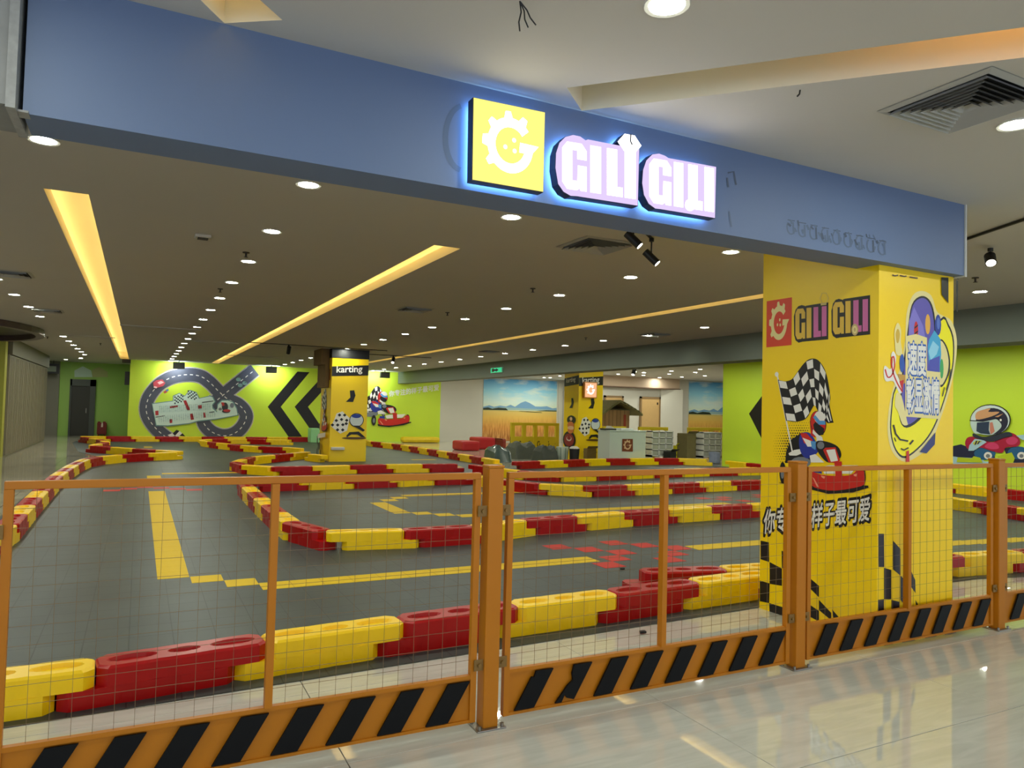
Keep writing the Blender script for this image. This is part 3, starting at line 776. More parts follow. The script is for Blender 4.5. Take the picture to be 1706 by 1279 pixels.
A.band(RED, S(spline([(56, 620), (72, 672), (100, 660), (118, 600), (112, 535), (98, 560), (108, 640), (140, 720), (172, 772)], 3, False)), 2.2)
A.add(CRM, S(spline([(140, 310), (162, 360), (160, 440), (170, 520), (130, 520), (120, 440), (118, 360)], 3))); A.add((214, 176, 60), S(spline([(140, 350), (154, 385), (145, 440), (132, 440), (125, 385)], 3)))
A.add((44, 88, 176), S(ell(168, 580, 16, 62, 14))); A.add(CRM, S(spline([(130, 780), (165, 800), (200, 960), (205, 990), (170, 985), (140, 900), (120, 860)], 3)))
A.add((200, 150, 60), S([(140, 650), (200, 660), (205, 700), (160, 730)])); A.add(RED, S([(150, 700), (180, 690), (170, 770)]))
A.add(CRM, S([(192, 400), (260, 385), (334, 410), (334, 630), (424, 640), (420, 952), (188, 935)]))
A.text((40, 92, 176), '速度', R4(208, 652), R4(326, 662), R4(208, 440), off=.085, n=10)
A.text((40, 92, 176), '彰显激情', R4(198, 905), R4(414, 912), R4(198, 682), off=.085, n=10)
A.text(WH, '速度', R4(208, 652), R4(326, 662), R4(208, 440), off=.028)
A.text(WH, '彰显激情', R4(198, 905), R4(414, 912), R4(198, 682), off=.028)
A.add((44, 50, 110), S([(285, 1170), (390, 1040), (385, 1120), (330, 1180)]))
A.band(BK, S([(110, 990), (125, 1050), (155, 1088), (208, 1098)]), 2.6); A.band(BK, S([(218, 1120), (242, 1092)]), 2.6); A.band(BK, S([(160, 1148), (180, 1158), (210, 1142)]), 2.2); A.band(BK, S([(116, 1075), (126, 1100)]), 1.5)
A.band(BK, S([(492, 620), (480, 700), (462, 760)]), 1.4); A.band(BK, S([(450, 740), (436, 800)]), 1.4); A.add(RED, S([(196, 1165), (212, 1160), (216, 1236), (192, 1236)]))
A.add((40, 38, 20), S([(428, 8), (475, 10), (475, 182), (430, 122)]), S([(526, 22), (540, 36), (537, 240), (526, 232)]), S([(500, 2), (530, 6), (545, 22), (520, 14)]))
A.band((60, 30, 16), S([(100, -8), (118, -2), (140, -6)]), 2); A.band((60, 30, 16), S([(150, -4), (180, 2), (196, 0)]), 2); A.band((60, 30, 16), S([(215, 6), (270, 14)]), 2)
A.build('big_emblem_print', pil)
A = Art('Y', PY)
A.add(BK, *[[B3(*p) for p in q] for q in (
    ((815, 398), (850, 398), (852, 600), (818, 600)), ((905, 440), (950, 490), (950, 652), (905, 615)), ((850, 605), (895, 618), (895, 797), (850, 797)),
    ((950, 652), (1000, 700), (1000, 860), (950, 800)), ((1000, 590), (1040, 680), (1042, 760), (1000, 700)), ((815, 800), (850, 796), (850, 876), (815, 884)),
    ((895, 800), (945, 812), (945, 866), (895, 874)), ((1042, 800), (1064, 842), (1045, 842)), ((960, 1056), (1040, 1040), (1040, 1062), (960, 1076)), ((850, 1078), (905, 1068), (905, 1092), (850, 1100)),
    ((1100, 1030), (1170, 1016), (1170, 1034), (1100, 1050)), ((1220, 1004), (1290, 990), (1290, 1010), (1220, 1024)))])
A.build('checker_print', pil)

# ---- far prints share the driver: art measured in metres off the big pillar, then laid on another plane
def metres(M0=C5):
    def f(x, y):
        p = M0(x, y); q = onX(p[0], p[1], PX); return (-q.y, q.z)
    return f
MM = metres()
a0, a1 = MM(128, 1060), MM(830, 1090); z0_, z1_ = MM(445, 505)[1], MM(600, 1210)[1]
def placed(x0, x1, zt, zb):
    """map so that the kart spans x0..x1 and runs zt..zb high"""
    sx = (x1-x0)/(a1[0]-a0[0]); sz = (zt-zb)/(z0_-z1_)
    def f(x, y): u, v = MM(x, y); return (x0+(u-a0[0])*sx, zb+(v-z1_)*sz)
    return f
xa, xb = onY(611, 700, YF).x, onY(678, 700, YF).x
A = Art('Y', YF, off=.006, lift=.003, T=lambda p: p)
kart(A, placed(xa-.35, xb, onY(636, 652, YF).z, onY(640, 708, YF).z), dots=False,
     FM=lambda x, y: (lambda q: (q.x, q.z))(onY(606+(x-86)/500*36, 643+(y-38)/570*50, YF)))
mural = empty('wall_mural', ((xa+xb)/2, YF, 1.5), 'kart racer mural with chequered flag on the lime wall behind the karting pillar', 'mural')
A.build('kart_print', mural)
A = Art('Y', YF, off=.006, lift=.003)
A.text((236, 236, 226), '你专注的样子最可爱', (648, 661), (731, 650), (648, 651), off=.03, n=4)
A.build('slogan_print', mural)
M24 = lambda x, y: (225+x/8.124, 600+y/8.124)
mur = empty('wall_mural', (4.0, YF, 1.5), 'lime wall mural of a looping grey race track with a white title board', 'mural')
A = Art('Y', YF, off=.006, lift=.003)
CL = spline([(560, 1120), (420, 1040), (290, 930), (190, 800), (150, 670), (170, 540), (240, 420), (350, 310), (500, 230), (700, 195), (880, 215), (1010, 300), (1130, 420), (1260, 530), (1400, 600), (1490, 700), (1500, 800), (1430, 920), (1320, 1000), (1180, 1020), (1040, 970), (940, 870), (920, 760), (980, 640), (1080, 540)], 5, False)
CL = [M24(*p) for p in CL]
P2 = [M24(*p) for p in ((990, 640), (1180, 480), (1380, 320), (1620, 130))]
ASP = (74, 78, 92)
A.band(WH, CL, 25.5); A.band(WH, P2, 25.5)
A.band(BK, CL, 24.3); A.band(BK, P2, 24.3)
A.band(WH, CL, 23.2); A.band(WH, P2, 23.2)
A.band(ASP, CL, 22); A.band(ASP, P2, 22)
def dashes(A, path, n, w, frac=.5):
    seg = [math.dist(path[i], path[i+1]) for i in range(len(path)-1)]; tot = sum(seg)
    def at(s):
        for i, l in enumerate(seg):
            if s <= l or i == len(seg)-1: return tuple(path[i][q]+(path[i+1][q]-path[i][q])*s/l for q in (0, 1))
            s -= l
    for k in range(n):
        s = tot*k/n; A.band(WH, [at(s), at(s+tot/n*frac)], w); A.k -= 1
    A.k += 1
dashes(A, CL, 44, 1.3); dashes(A, P2, 10, 1.3)
A.build('race_track_print', mur)
A = Art('Y', YF, off=.05, lift=.003)
S = lambda l: [M24(*p) for p in l]
MINT, TL = (206, 228, 216), (110, 150, 146)
A.add(TL, S([(225, 582), (510, 545), (510, 480), (600, 440), (670, 480), (740, 400), (830, 430), (870, 510), (1010, 478), (1055, 490), (1090, 560), (1050, 610), (1060, 640), (1110, 690), (1110, 590), (1170, 535), (1260, 535), (1330, 560), (1380, 650), (1396, 745), (1110, 800), (860, 828), (735, 860), (440, 895), (280, 890)]))
A.add(MINT, S([(235, 592), (520, 555), (520, 488), (600, 450), (670, 490), (742, 410), (825, 440), (862, 520), (1010, 488), (1045, 500), (1075, 560), (1040, 600), (1045, 650), (1105, 705), (1122, 600), (1175, 548), (1255, 545), (1320, 570), (1368, 655), (1384, 738), (1105, 788), (855, 815), (735, 848), (440, 880), (290, 875)]))
for fx, fy in ((590, 520), (770, 475)):
    for i in range(6):
        for j in range(5):
            if (i+j) % 2 == 0:
                x = fx-60+i*21; y = fy-50+j*21+(i-3)*(6 if fx > 700 else -6); A.add((50, 60, 66), S([(x, y), (x+20, y), (x+20, y+20), (x, y+20)]), step=False)
A.k += 1
for q in (((650, 545), (690, 540), (745, 670), (705, 678)), ((470, 625), (578, 608), (580, 630), (472, 650)), ((272, 685), (316, 680), (318, 742), (276, 746)), ((852, 612), (900, 606), (904, 650), (856, 655)),
          ((740, 725), (780, 720), (796, 800), (756, 806)), ((918, 710), (944, 706), (956, 772), (930, 776)), ((465, 800), (500, 795), (504, 845), (470, 850))):
    A.add((176, 42, 44), S(q), step=False)
for i in range(26):   # strokes of the title characters
    x = 330+i*27; y = 620-(x-330)*.05; 
    A.add((168, 196, 188), S([(x, y), (x+9, y-1), (x+11, y+90), (x+2, y+91)]), S([(x-8, y+34*(i % 3)), (x+18, y+34*(i % 3)-3), (x+18, y+34*(i % 3)+6), (x-8, y+34*(i % 3)+9)]), step=False)
    x = 320+i*30; y = 790-(x-330)*.1
    A.add((176, 202, 194), S([(x, y-35), (x+8, y-36), (x+10, y+50), (x+2, y+51)]), S([(x-8, y-10+20*(i % 3)), (x+20, y-13+20*(i % 3)), (x+20, y-5+20*(i % 3)), (x-8, y-2+20*(i % 3))]), step=False)
A.add((60, 66, 70), S([(275, 765), (400, 745), (400, 755), (278, 775)]), S([(905, 565), (1060, 545), (1060, 556), (905, 578)]), S([(1000, 700), (1070, 690), (1070, 702), (1002, 712)]))
A.k += 1
A.add((50, 50, 54), S(ell(1215, 630, 42, 60, 14)), S(ell(1230, 690, 56, 24, 12))); A.add((190, 50, 50), S([(1160, 570), (1200, 570), (1210, 610), (1180, 620)]), S(ell(1240, 680, 50, 18, 12))); A.add(GRY, S(ell(1310, 610, 28, 34, 10)), S(ell(1150, 660, 24, 20, 10)))
A.k += 1
for q in (((440, 1010), (500, 985), (540, 1020), (480, 1040)), ((540, 1020), (600, 955), (640, 990), (580, 1040))): A.add(WH, S(q), step=False)
A.add(BK, S([(510, 985), (560, 940), (600, 955), (540, 1018)]), S([(600, 1020), (640, 985), (680, 1030)]))
# small cars on the track
A.add((196, 70, 80), S([(245, 300), (290, 270), (370, 260), (410, 310), (380, 350), (300, 372), (250, 350)])); A.add((230, 190, 190), S([(300, 300), (350, 280), (390, 300), (330, 330)]), S([(255, 350), (300, 360), (290, 382), (250, 370)]))
A.add((200, 80, 70), S([(380, 430), (420, 400), (440, 430), (400, 450)])); A.add((90, 130, 180), S([(410, 400), (450, 385), (455, 410), (425, 425)]))
for cx_, cy_ in ((1395, 260), (1480, 310), (1420, 340)): A.add((130, 170, 160), S(ell(cx_, cy_, 34, 26, 10)), step=False); A.add((170, 180, 220), S(ell(cx_+10, cy_-6, 16, 12, 8)), step=False)
A.build('title_board', mur)
C4 = lambda x, y: (400+x/3.875, 560+y/3.875)
chev = empty('wall_mural', (7, YF, 1.5), 'pair of big black arrowheads on the lime wall left of the karting pillar', 'mural')
for q in (((370, 228), (448, 232), (262, 455), (400, 648), (312, 648), (178, 455)), ((560, 228), (640, 236), (438, 455), (560, 640), (480, 640), (352, 455))):
    A = Art('Y', YF, off=.006); A.add(BK, [C4(*p) for p in q]); A.build('arrowhead', chev)
WX = 15.6
c2 = empty('wall_mural', (WX, 11, 1.5), 'black arrowhead on the right lime wall peeking past the large pillar', 'mural')
A = Art('X', WX, off=.006); A.add(BK, [(1248, 689), (1275, 652), (1306, 650), (1279, 690), (1306, 742), (1275, 742)]); A.build('arrowhead', c2)
# ---- racer with a big helmet on the right lime wall
rc = empty('wall_mural', (WX, 8.6, 1.2), 'helmeted racer in red leaning over a blue kart on the right lime wall', 'mural')
V = lambda x, y: (1580+x/5.56, 560+y/5.56)
A = Art('X', WX, off=.006, lift=.002); S = lambda l: [V(*p) for p in l]
NV, SKB, MAG = (34, 40, 70), (170, 206, 220), (176, 30, 62)
A.add(SKB, S([(40, 1105), (280, 1110), (340, 1160), (1000, 1160), (1000, 1220), (40, 1210)]))
A.add(NV, S([(30, 1020), (120, 1000), (240, 1050), (420, 1060), (440, 1150), (300, 1130), (100, 1120), (30, 1110)]), S([(520, 1040), (620, 1020), (760, 1050), (1000, 1010), (1000, 1180), (560, 1170)]))
A.add((40, 96, 140), S(ell(340, 1085, 100, 60, 16)), S(ell(650, 1080, 100, 60, 16))); A.add(WH, S(ell(370, 1105, 38, 34, 14)), S(ell(680, 1105, 40, 34, 14))); A.add(GRY, S(ell(370, 1108, 20, 18, 10)), S(ell(680, 1108, 20, 18, 10)))
A.add((190, 206, 40), S([(240, 1110), (300, 1125), (320, 1170), (80, 1165), (90, 1120), (220, 1130)]), S([(460, 1110), (590, 1075), (620, 1130), (600, 1180), (470, 1170)]))
A.add(MAG, S(spline([(160, 1000), (180, 940), (250, 930), (330, 960), (420, 980), (480, 930), (560, 890), (640, 920), (670, 980), (640, 1020), (540, 1030), (500, 1080), (400, 1060), (300, 1030), (200, 1050)], 4)))
A.add((212, 64, 110), S(spline([(340, 1020), (400, 980), (460, 1000), (470, 1040), (400, 1045)], 3)), S(spline([(540, 960), (600, 930), (650, 960), (620, 1000), (560, 1000)], 3)))
A.add(SKB, S([(200, 1010), (250, 950), (330, 960), (360, 980), (240, 1060), (190, 1060)])); A.add((200, 200, 80), S([(230, 990), (260, 965), (320, 970), (250, 1010)])); A.add(NV, S([(262, 968), (276, 968), (262, 1004), (248, 1004)]), S([(290, 970), (302, 970), (284, 1000), (272, 1000)]))
A.add((46, 50, 66), S(spline([(240, 900), (320, 930), (430, 920), (560, 885), (600, 920), (520, 940), (420, 975), (320, 960), (240, 930)], 4)))
A.add(BK, S(ell(398, 775, 188, 145, 28))); A.add((214, 226, 228), S(ell(396, 777, 180, 138, 28))); A.add((40, 40, 62), S(ell(412, 788, 150, 124, 26)))
A.add((214, 158, 112), S(spline([(262, 720), (300, 690), (400, 668), (380, 700), (480, 700), (440, 730), (350, 760), (270, 770)], 3)), S([(440, 745), (520, 715), (470, 750)]))
A.add((196, 214, 210), S(spline([(215, 785), (330, 785), (440, 765), (490, 800), (500, 840), (450, 890), (400, 915), (300, 905), (245, 890)], 4)))
A.add((44, 60, 84), S([(275, 800), (390, 790), (385, 870), (400, 910), (310, 900), (270, 880)])); A.add((206, 130, 110), S([(395, 800), (420, 795), (440, 880), (405, 910), (395, 870)]))
A.band(BK, S([(208, 780), (330, 788), (440, 765), (500, 750)]), 1.2); A.add(WH, S(ell(497, 776, 10, 11, 10)))
A.add(SKB, S([(640, 920), (1000, 880), (1000, 960), (700, 960)]))
A.build('racer_print', rc)

# ---- the two further pillars: same print family
def mini(A, X0, X1, zs):
    """pillar emblem in face units: x 0..1 across, z in metres"""
    f = lambda x, z: (X0+(X1-X0)*x, z)
    A.add(BK, [f(0, zs(2.30)), f(1, zs(2.36)), f(1, zs(2.64)), f(0, zs(2.56))])
    A.add(BK, [f(.50, zs(1.93)), f(.62, zs(1.94)), f(.66, zs(1.80)), f(.60, zs(1.62)), f(.40, zs(1.62)), f(.52, zs(1.74))])
    A.add(WH, [f(*p) for p in ((.02, zs(.96)), (.10, zs(1.12)), (.16, zs(1.30)), (.32, zs(1.36)), (.52, zs(1.18)), (.46, zs(.84)), (.28, zs(.76)), (.16, zs(.84)))])
    for i, (x, z) in enumerate(((.24, 1.26), (.38, 1.26), (.16, 1.11), (.3, 1.14), (.44, 1.12), (.06, .99), (.2, .99), (.34, 1.0), (.43, 1.03), (.2, .86), (.34, .86))):
        A.add(BK, [f(x-.05, zs(z)), f(x, zs(z-.045)), f(x+.05, zs(z)), f(x, zs(z+.045))], step=False)
    A.k += 1
    A.add(BK, [f(*p) for p in [(.71+.2*math.cos(t*.314), zs(1.13+.19*math.sin(t*.314))) for t in range(20)]])
    A.add((206, 214, 214), [f(*p) for p in [(.71+.18*math.cos(t*.314), zs(1.13+.17*math.sin(t*.314))) for t in range(20)]])
    A.add((30, 60, 150), [f(*p) for p in [(.70+.13*math.cos(t*.314), zs(1.24+.055*math.sin(t*.314))) for t in range(20)]])
    A.add(BK, [f(.58, zs(.98)), f(.78, zs(.98)), f(.95, zs(.86)), f(.9, zs(.82)), f(.72, zs(.92))], [f(.52, zs(.80)), f(.78, zs(.82)), f(.97, zs(.66)), f(.85, zs(.67)), f(.74, zs(.74)), f(.58, zs(.74)), f(.46, zs(.66)), f(.44, zs(.7))])
    A.add((92, 60, 12), [f(*p) for p in [(.66+.34*math.cos(t*.314), zs(.64+.03*math.sin(t*.314))) for t in range(20)]])
def karting(A, X0, X1, za, zb, dz):
    P, (x0, x1, y0, y1) = text_polys('karting'); i = A.mi(WH)
    for sx, sy in ((-.02, 0), (.02, 0), (0, .02), (0, -.02)):
        A.k += .3
        for q in P:
            A.mb.poly([A.pt((X0+(X1-X0)*(x+sx-x0)/(x1-x0), za+(zb-za)*(y+sy-y0)/(y1-y0)+dz*(x-x0)/(x1-x0))) for x, y in q], i)
    A.k += 1
def pillar(x0, x1, y0, y1, lab, cap, kleft):
    e = empty('printed_pillar', ((x0+x1)/2, (y0+y1)/2, 0), lab, 'pillar')
    w = MB(); w.box(x0, x1, y0, y1, 0, ZC-.001); wparent(w.build('pillar_body', M_YEL), e)
    if cap:
        w = MB(); w.box(x0-.012, x1+.012, y0-.012, y1+.012, 2.80, ZC-.003); wparent(w.build('black_band', M_DARK), e)
    A = Art('Y', y0, off=.004, lift=.0025, T=lambda p: p); mini(A, x0, x1, lambda z: z)
    karting(A, x0+(x1-x0)*.12, x0+(x1-x0)*.82, 2.345, 2.575, .045); A.build('emblem_print', e)
    T = lambda p: (-p[0], p[1])
    A = Art('X', x0, off=.004, lift=.0025, T=lambda p: p)
    if kleft:
        A.add((150, 80, 20), [(-y1+.1, 2.2), (-y0-.15, 2.2), (-y0-.15, 2.5), (-y1+.1, 2.5)])
        kart(A, placed(-y1+.2, -y0-.15, 1.5, .82), dots=False)
        A.add(BK, *[[(-y1+a, z), (-y1+a+.12, z-.04), (-y1+a+.12, z+.16), (-y1+a, z+.2)] for a, z in ((0, .45), (.14, .28), (.3, .3), (.3, .55), (0, .1), (.45, .1))])
        A.add(WH, [(-y1+.1, .58), (-y0-.2, .66), (-y0-.2, .78), (-y1+.1, .70)])
    else:
        A.add(BK, [(-y1, 2.30), (-y0, 2.36), (-y0, 2.64), (-y1, 2.56)]); karting(A, -y1+.12, -y0-.2, 2.375, 2.55, .04)
        A.add(BK, [(-y1+.45, 1.93), (-y1+.55, 1.93), (-y1+.6, 1.8), (-y1+.52, 1.62), (-y1+.34, 1.62), (-y1+.46, 1.74)])
        m = -(y0+y1)/2
        A.add(BK, ell(m+.05, 1.25, .26, .14, 16), ell(m-.05, .62, .38, .28, 18)); A.add((214, 120, 60), ell(m+.02, 1.08, .2, .12, 14), ell(m+.02, .92, .18, .1, 12)); A.add((236, 190, 150), ell(m+.04, 1.0, .2, .06, 12), ell(m+.04, 1.28, .08, .06, 10))
        A.add((140, 30, 36), ell(m-.05, .62, .3, .2, 16)); A.add((220, 200, 190), ell(m-.05, .66, .16, .08, 12)); A.add((140, 30, 36), ell(m-.05, .68, .12, .06, 12))
    A.build('side_print', e)
    return e
p2 = pillar(4.585, 5.585, 19.72, 20.95, 'yellow karting pillar with a black band at its head, far down the track', True, True)
w = MB(); w.box(4.35, 4.595, 20.0, 20.95, 2.62, ZC-.002); w.box(4.47, 4.595, 20.0, 20.95, 2.0, 2.62)
wparent(w.build('unfinished_casing', mat('brown_board', (120, 96, 56), .8, noise=.2)), p2)
w = MB(); w.box(4.62, 4.98, 19.62, 19.72, .32, .40, bev=.02); wparent(w.build('white_shelf', M_WHITE), p2)
p3 = pillar(12.08, 12.97, 19.2, 20.06, 'yellow karting pillar beside the white counter with a lit square sign', False, False)

# ================================================================ LIT SIGN ON THE FASCIA
SY = 3.085
def emit_soft(name, rgb, s): return emit_mat(name, rgb, s)
E_YEL = emit_mat('sign_yellow_face', (255, 236, 120), 1.0); E_WHT = emit_mat('sign_white_face', (255, 252, 246), 4.5)
E_LIL = emit_mat('sign_lilac_face', (218, 198, 246), .85); E_CRM = emit_mat('sign_cream_face', (255, 250, 196), 1.7)
E_HALO = emit_mat('sign_halo_led', (130, 190, 255), 12.0); M_NAVY = mat('sign_navy_return', (22, 32, 52), .4)
def sign_box(px, face, e, dep=.055):
    front = [onY(*p, SY) for p in px]
    w = MB(); w.prism(front, (0, dep, 0), 0); w.build('sign_box', M_NAVY); o = bpy.context.scene.objects[-1] if False else COL.objects[-1]
    wparent(o, e)
    cx = sum(p.x for p in front)/len(front); cz = sum(p.z for p in front)/len(front)
    f = [Vector((cx+(p.x-cx)*.988, SY-.003, cz+(p.z-cz)*.988)) for p in front]
    w = MB()
    for t in tessellate_polygon([f]): w.poly([f[i] for i in t])
    wparent(w.build('lit_face', face), e)
    f = [Vector((cx+(p.x-cx)*.965, SY+dep+.004, cz+(p.z-cz)*.965)) for p in front]
    w = MB()
    for t in tessellate_polygon([f]): w.poly([f[i] for i in t][::-1])
    wparent(w.build('halo_led', E_HALO), e)
sg = empty('lit_sign', (1.57, 3.17, 2.78), 'lit yellow square sign with a white toothed G on the blue fascia', 'sign')
sign_box([(786, 300), (905, 320.5), (908, 187), (788, 162)], E_YEL, sg)
A = Art('Y', SY, off=.006, lift=.002)
f = qmap((786, 300), (905, 320.5), (908, 187), (788, 162)); h = lambda p: f(((p[0]+1)/2+.02, (p[1]+1)/2+.0))
A.add(E_WHT, [h((p[0]*.98, p[1]*.92)) for p in gear_G()])
for c in ((-.14, -.06), (.12, -.12), (.1, .14)): A.add(E_CRM, [h(p) for p in ell(c[0], c[1], .06, .06, 10)], step=False)
A.build('toothed_letter', sg)
sg2 = empty('lit_sign', (2.35, 3.17, 2.75), 'lit lilac GILI GILI lettering on the blue fascia', 'sign')
def lil(px): sign_box(px, E_LIL, sg2)
lil([(924.5, 280), (925.5, 255), (931, 238), (941, 228), (954, 224.5), (966, 227), (975, 233.5), (979, 232), (1065.5, 249), (1063, 343.5), (960, 327.5), (950, 327), (938, 320), (929, 307)])
lil([(1069, 305), (1070.5, 283), (1076, 267), (1086, 257), (1097, 255.5), (1107, 259), (1113, 263), (1193.5, 278), (1191.5, 364), (1100, 349), (1091, 348), (1080, 340), (1072, 325)])
A = Art('Y', SY, off=.007, lift=.002); ID = lambda x, y: (x, y)
word(A, ((935.5, 976), (982, 1000), (1010, 1036), (1039.5, 1057.5)), ((936, 235), (1057, 255)), ((936, 314), (1057, 332)), (E_CRM, E_CRM, E_WHT, E_WHT), ID)
word(A, ((1080, 1116.5), (1121, 1136.5), (1145, 1168.6), (1172, 1187)), ((1080, 263.5), (1186, 281)), ((1080, 338), (1186, 353.5)), (E_CRM, E_CRM, E_WHT, E_WHT), ID)
A.add(E_WHT, ell(1147.5, 342, 8.5, 10, 16)); A.build('letters', sg2)
hx = [(1028.5, 236), (1040, 223), (1057, 226), (1068, 243), (1058, 255), (1039, 252)]
sign_box(hx, E_WHT, sg2)
A = Art('Y', SY, off=.008); A.band(M_NAVY, [(1049.5, 224), (1049, 236), (1052, 242)], 2.4); A.build('clock_hand', sg2)

# ================================================================ CEILING THINGS
dl = empty('downlight', (1.0, 5.2, ZC))
w = MB(); R1_, R2_ = .088, .070
o_ = ell(0, 0, R1_, R1_, 20); i_ = ell(0, 0, R2_, R2_, 20)
for k in range(20):
    j = (k+1) % 20
    w.quad((*o_[k], 0), (*o_[j], 0), (*[v*.98 for v in o_[j]], -.008), (*[v*.98 for v in o_[k]], -.008))
    w.quad((*[v*.98 for v in o_[k]], -.008), (*[v*.98 for v in o_[j]], -.008), (*i_[j], -.006), (*i_[k], -.006))
    w.quad((*i_[k], -.006), (*i_[j], -.006), (*i_[j], -.001), (*i_[k], -.001))
w.build('trim_ring', mat('white_ring', (214, 212, 204), .5), dl, smooth=False)
w = MB(); w.poly([(*p, -.004) for p in ell(0, 0, R2_-.002, R2_-.002, 12)][::-1]); w.build('lens', M_LENS, dl)
used = [0]
def downlight(x, y, lab, grp):
    if not used[0]: o = dl; used[0] = 1; o.location = (x, y, ZC); o['label'] = lab
    else: o = tree_copy(dl, (x, y, ZC), None, lab)
    tag(o, None, 'downlight', grp)
rows = [(-1.73, 'left of the long left ceiling slot', range(16)), (1.0, 'between the two long ceiling slots', range(17)),
        (4.93, 'that passes over the karting pillar', range(17)), (8.85, 'beside the grey bulkhead', range(17))]
for x, nm, rg in rows:
    for k in rg:
        y = 5.2+1.585*k
        if x == -1.73 and k in (8, 9): continue
        downlight(x, y, f'{nth(k)} downlight from the fascia in the row {nm}', 'downlights in rows over the track')
downlight(-.57, 5.15, 'round white downlight by the near end of the long left ceiling slot', 'downlights behind the fascia')
downlight(2.6, 5.2, 'round white downlight directly below the sign, just behind the fascia', 'downlights behind the fascia')
downlight(6.9, 5.2, 'round white downlight hidden behind the large yellow pillar', 'downlights behind the fascia')
for x, l in ((-.56, 'over the left end of the mesh fence'), (1.72, 'at the top edge above the lit sign'), (4.0, 'beside the big square air vent'), (6.3, 'off to the right of the air vent')):
    downlight(x, 2.17, f'round white downlight in the outer ceiling {l}', 'downlights outside')
for x, l in ((-2.8, 'far left'), (-.56, 'left'), (1.72, 'middle'), (4.0, 'right'), (6.3, 'far right')):
    downlight(x, -.6, f'round white downlight behind the viewer, {l} of its row', 'downlights outside')
for i, (x, y) in enumerate([(17.0, 24.1), (16.9, 22.3), (18.1, 23.9), (19.7, 24.9), (16.9, 20.7), (18.1, 22.3), (19.8, 23.6), (16.9, 19.2), (18.0, 20.7), (19.8, 22.2)]):
    downlight(x, y, f'small downlight over the cafe corner, {nth(i)} counted from the brown doors', 'downlights over the cafe')
for i, (x, y) in enumerate([(12.9, 14.2), (12.7, 17.8), (14.6, 24), (14.6, 27.5), (-5.5, 12), (-5.5, 8), (-2.6, 33.2)]):
    nm = ['over the right lane, far one', 'between bulkhead and white counter', 'before the wheat field picture, near one', 'before the wheat field picture, far one', 'over the left hall floor, far one', 'over the left hall floor, near one', 'in front of the dark door'][i]
    downlight(x, y, f'round white downlight {nm}', 'other downlights')

for i in range(12): downlight(14.2, 1.5+1.35*i, f'added fill downlight along the right lime wall, {nth(i)} from the near end', 'added downlights along the lime wall')  # unseen fill lamps, added to brighten the right lime wall
for i in range(5): downlight(11.6, 22.0+1.8*i, f'added fill downlight behind the bulkhead, {nth(i)} beyond the third pillar', 'added downlights behind the bulkhead')  # fill lamps out of sight behind the bulkhead, added for the white back wall
for i in range(5): downlight(16.4 if i < 1 else 14.8+.5*i, 22.2+1.75*i, f'added fill downlight before the wheat field picture, {nth(i)} of its row', 'added downlights before the picture')  # added fill row that lifts the wheat field picture
for i in range(3): downlight(15.4+1.2*i, 29.4, f'added fill downlight close to the back wall, {nth(i)} from the left lime wall', 'added downlights by the back wall')  # extra lamps put in to brighten the picture end of the back wall
for i in range(8): downlight(12.6, 1.2+1.5*i, f'{nth(i)} added downlight of the fill row midway between bulkhead and right lime wall', 'added downlights in the right bay')  # second added row, more fill for the lime wall
for i in range(4): downlight(21.5+.5*i, 18.5+1.75*i, f'added fill downlight at the inner end of the cafe, {nth(i)} of its row', 'downlights over the cafe')  # invented lamps that lift the white cafe walls
for i, (x, y) in enumerate(((-4.0, 31.5), (-2.0, 31.6), (-3.2, 28.6))): downlight(x, y, f'added fill downlight before the far dark door, {nth(i)} of three', 'added downlights by the door')  # three lamps added to lighten the far green wall

def vent(x, y, s, lab, n=5):
    e = empty('air_vent', (x, y, ZC), lab, 'air vent', 'square ceiling vents'); h = s/2
    M_V = mat('vent_white', (170, 170, 166), .5)
    w = MB(); w.box(-h+.03, h-.03, -h+.03, h-.03, -.0005, -.002); w.build('dark_back', mat('vent_dark', (18, 18, 18), .8), e)
    def ring(a, b, za, zb):
        m = MB(); P = lambda r, z: [(-r, -r, z), (r, -r, z), (r, r, z), (-r, r, z)]
        A_, B_ = P(a, za), P(b, zb)
        for k in range(4):
            j = (k+1) % 4; m.quad(A_[k], A_[j], B_[j], B_[k]); m.quad((A_[k][0], A_[k][1], za+.003), (B_[k][0], B_[k][1], zb+.003), (B_[j][0], B_[j][1], zb+.003), (A_[j][0], A_[j][1], za+.003))
        return m
    m = ring(h, h-.035, -.004, -.012); m.build('vent_frame', M_V, e)
    for k in range(n):
        r = (h-.04)*(1-k/(n+.4)); ring(r, r-.022, -.028, -.004).build('louver', M_V, e)
vent(3.53, 2.14, .56, 'large square ceiling vent in the outer ceiling near the right edge', 7)
vent(3.72, 5.66, .55, 'square ceiling vent behind the twin black spotlights', 5)
vent(3.8, 10.9, .5, 'square ceiling vent above the middle of the track', 4)
vent(-1.5, 10.9, .5, 'square ceiling vent at the left edge of the hall ceiling', 4)
vent(-1.5, 15.1, .5, 'square ceiling vent among the left row of downlights', 4)
vent(8.9, 11.4, .5, 'square ceiling vent near the bulkhead', 4)
vent(8.2, 17.5, .5, 'square ceiling vent near the exit sign', 4)
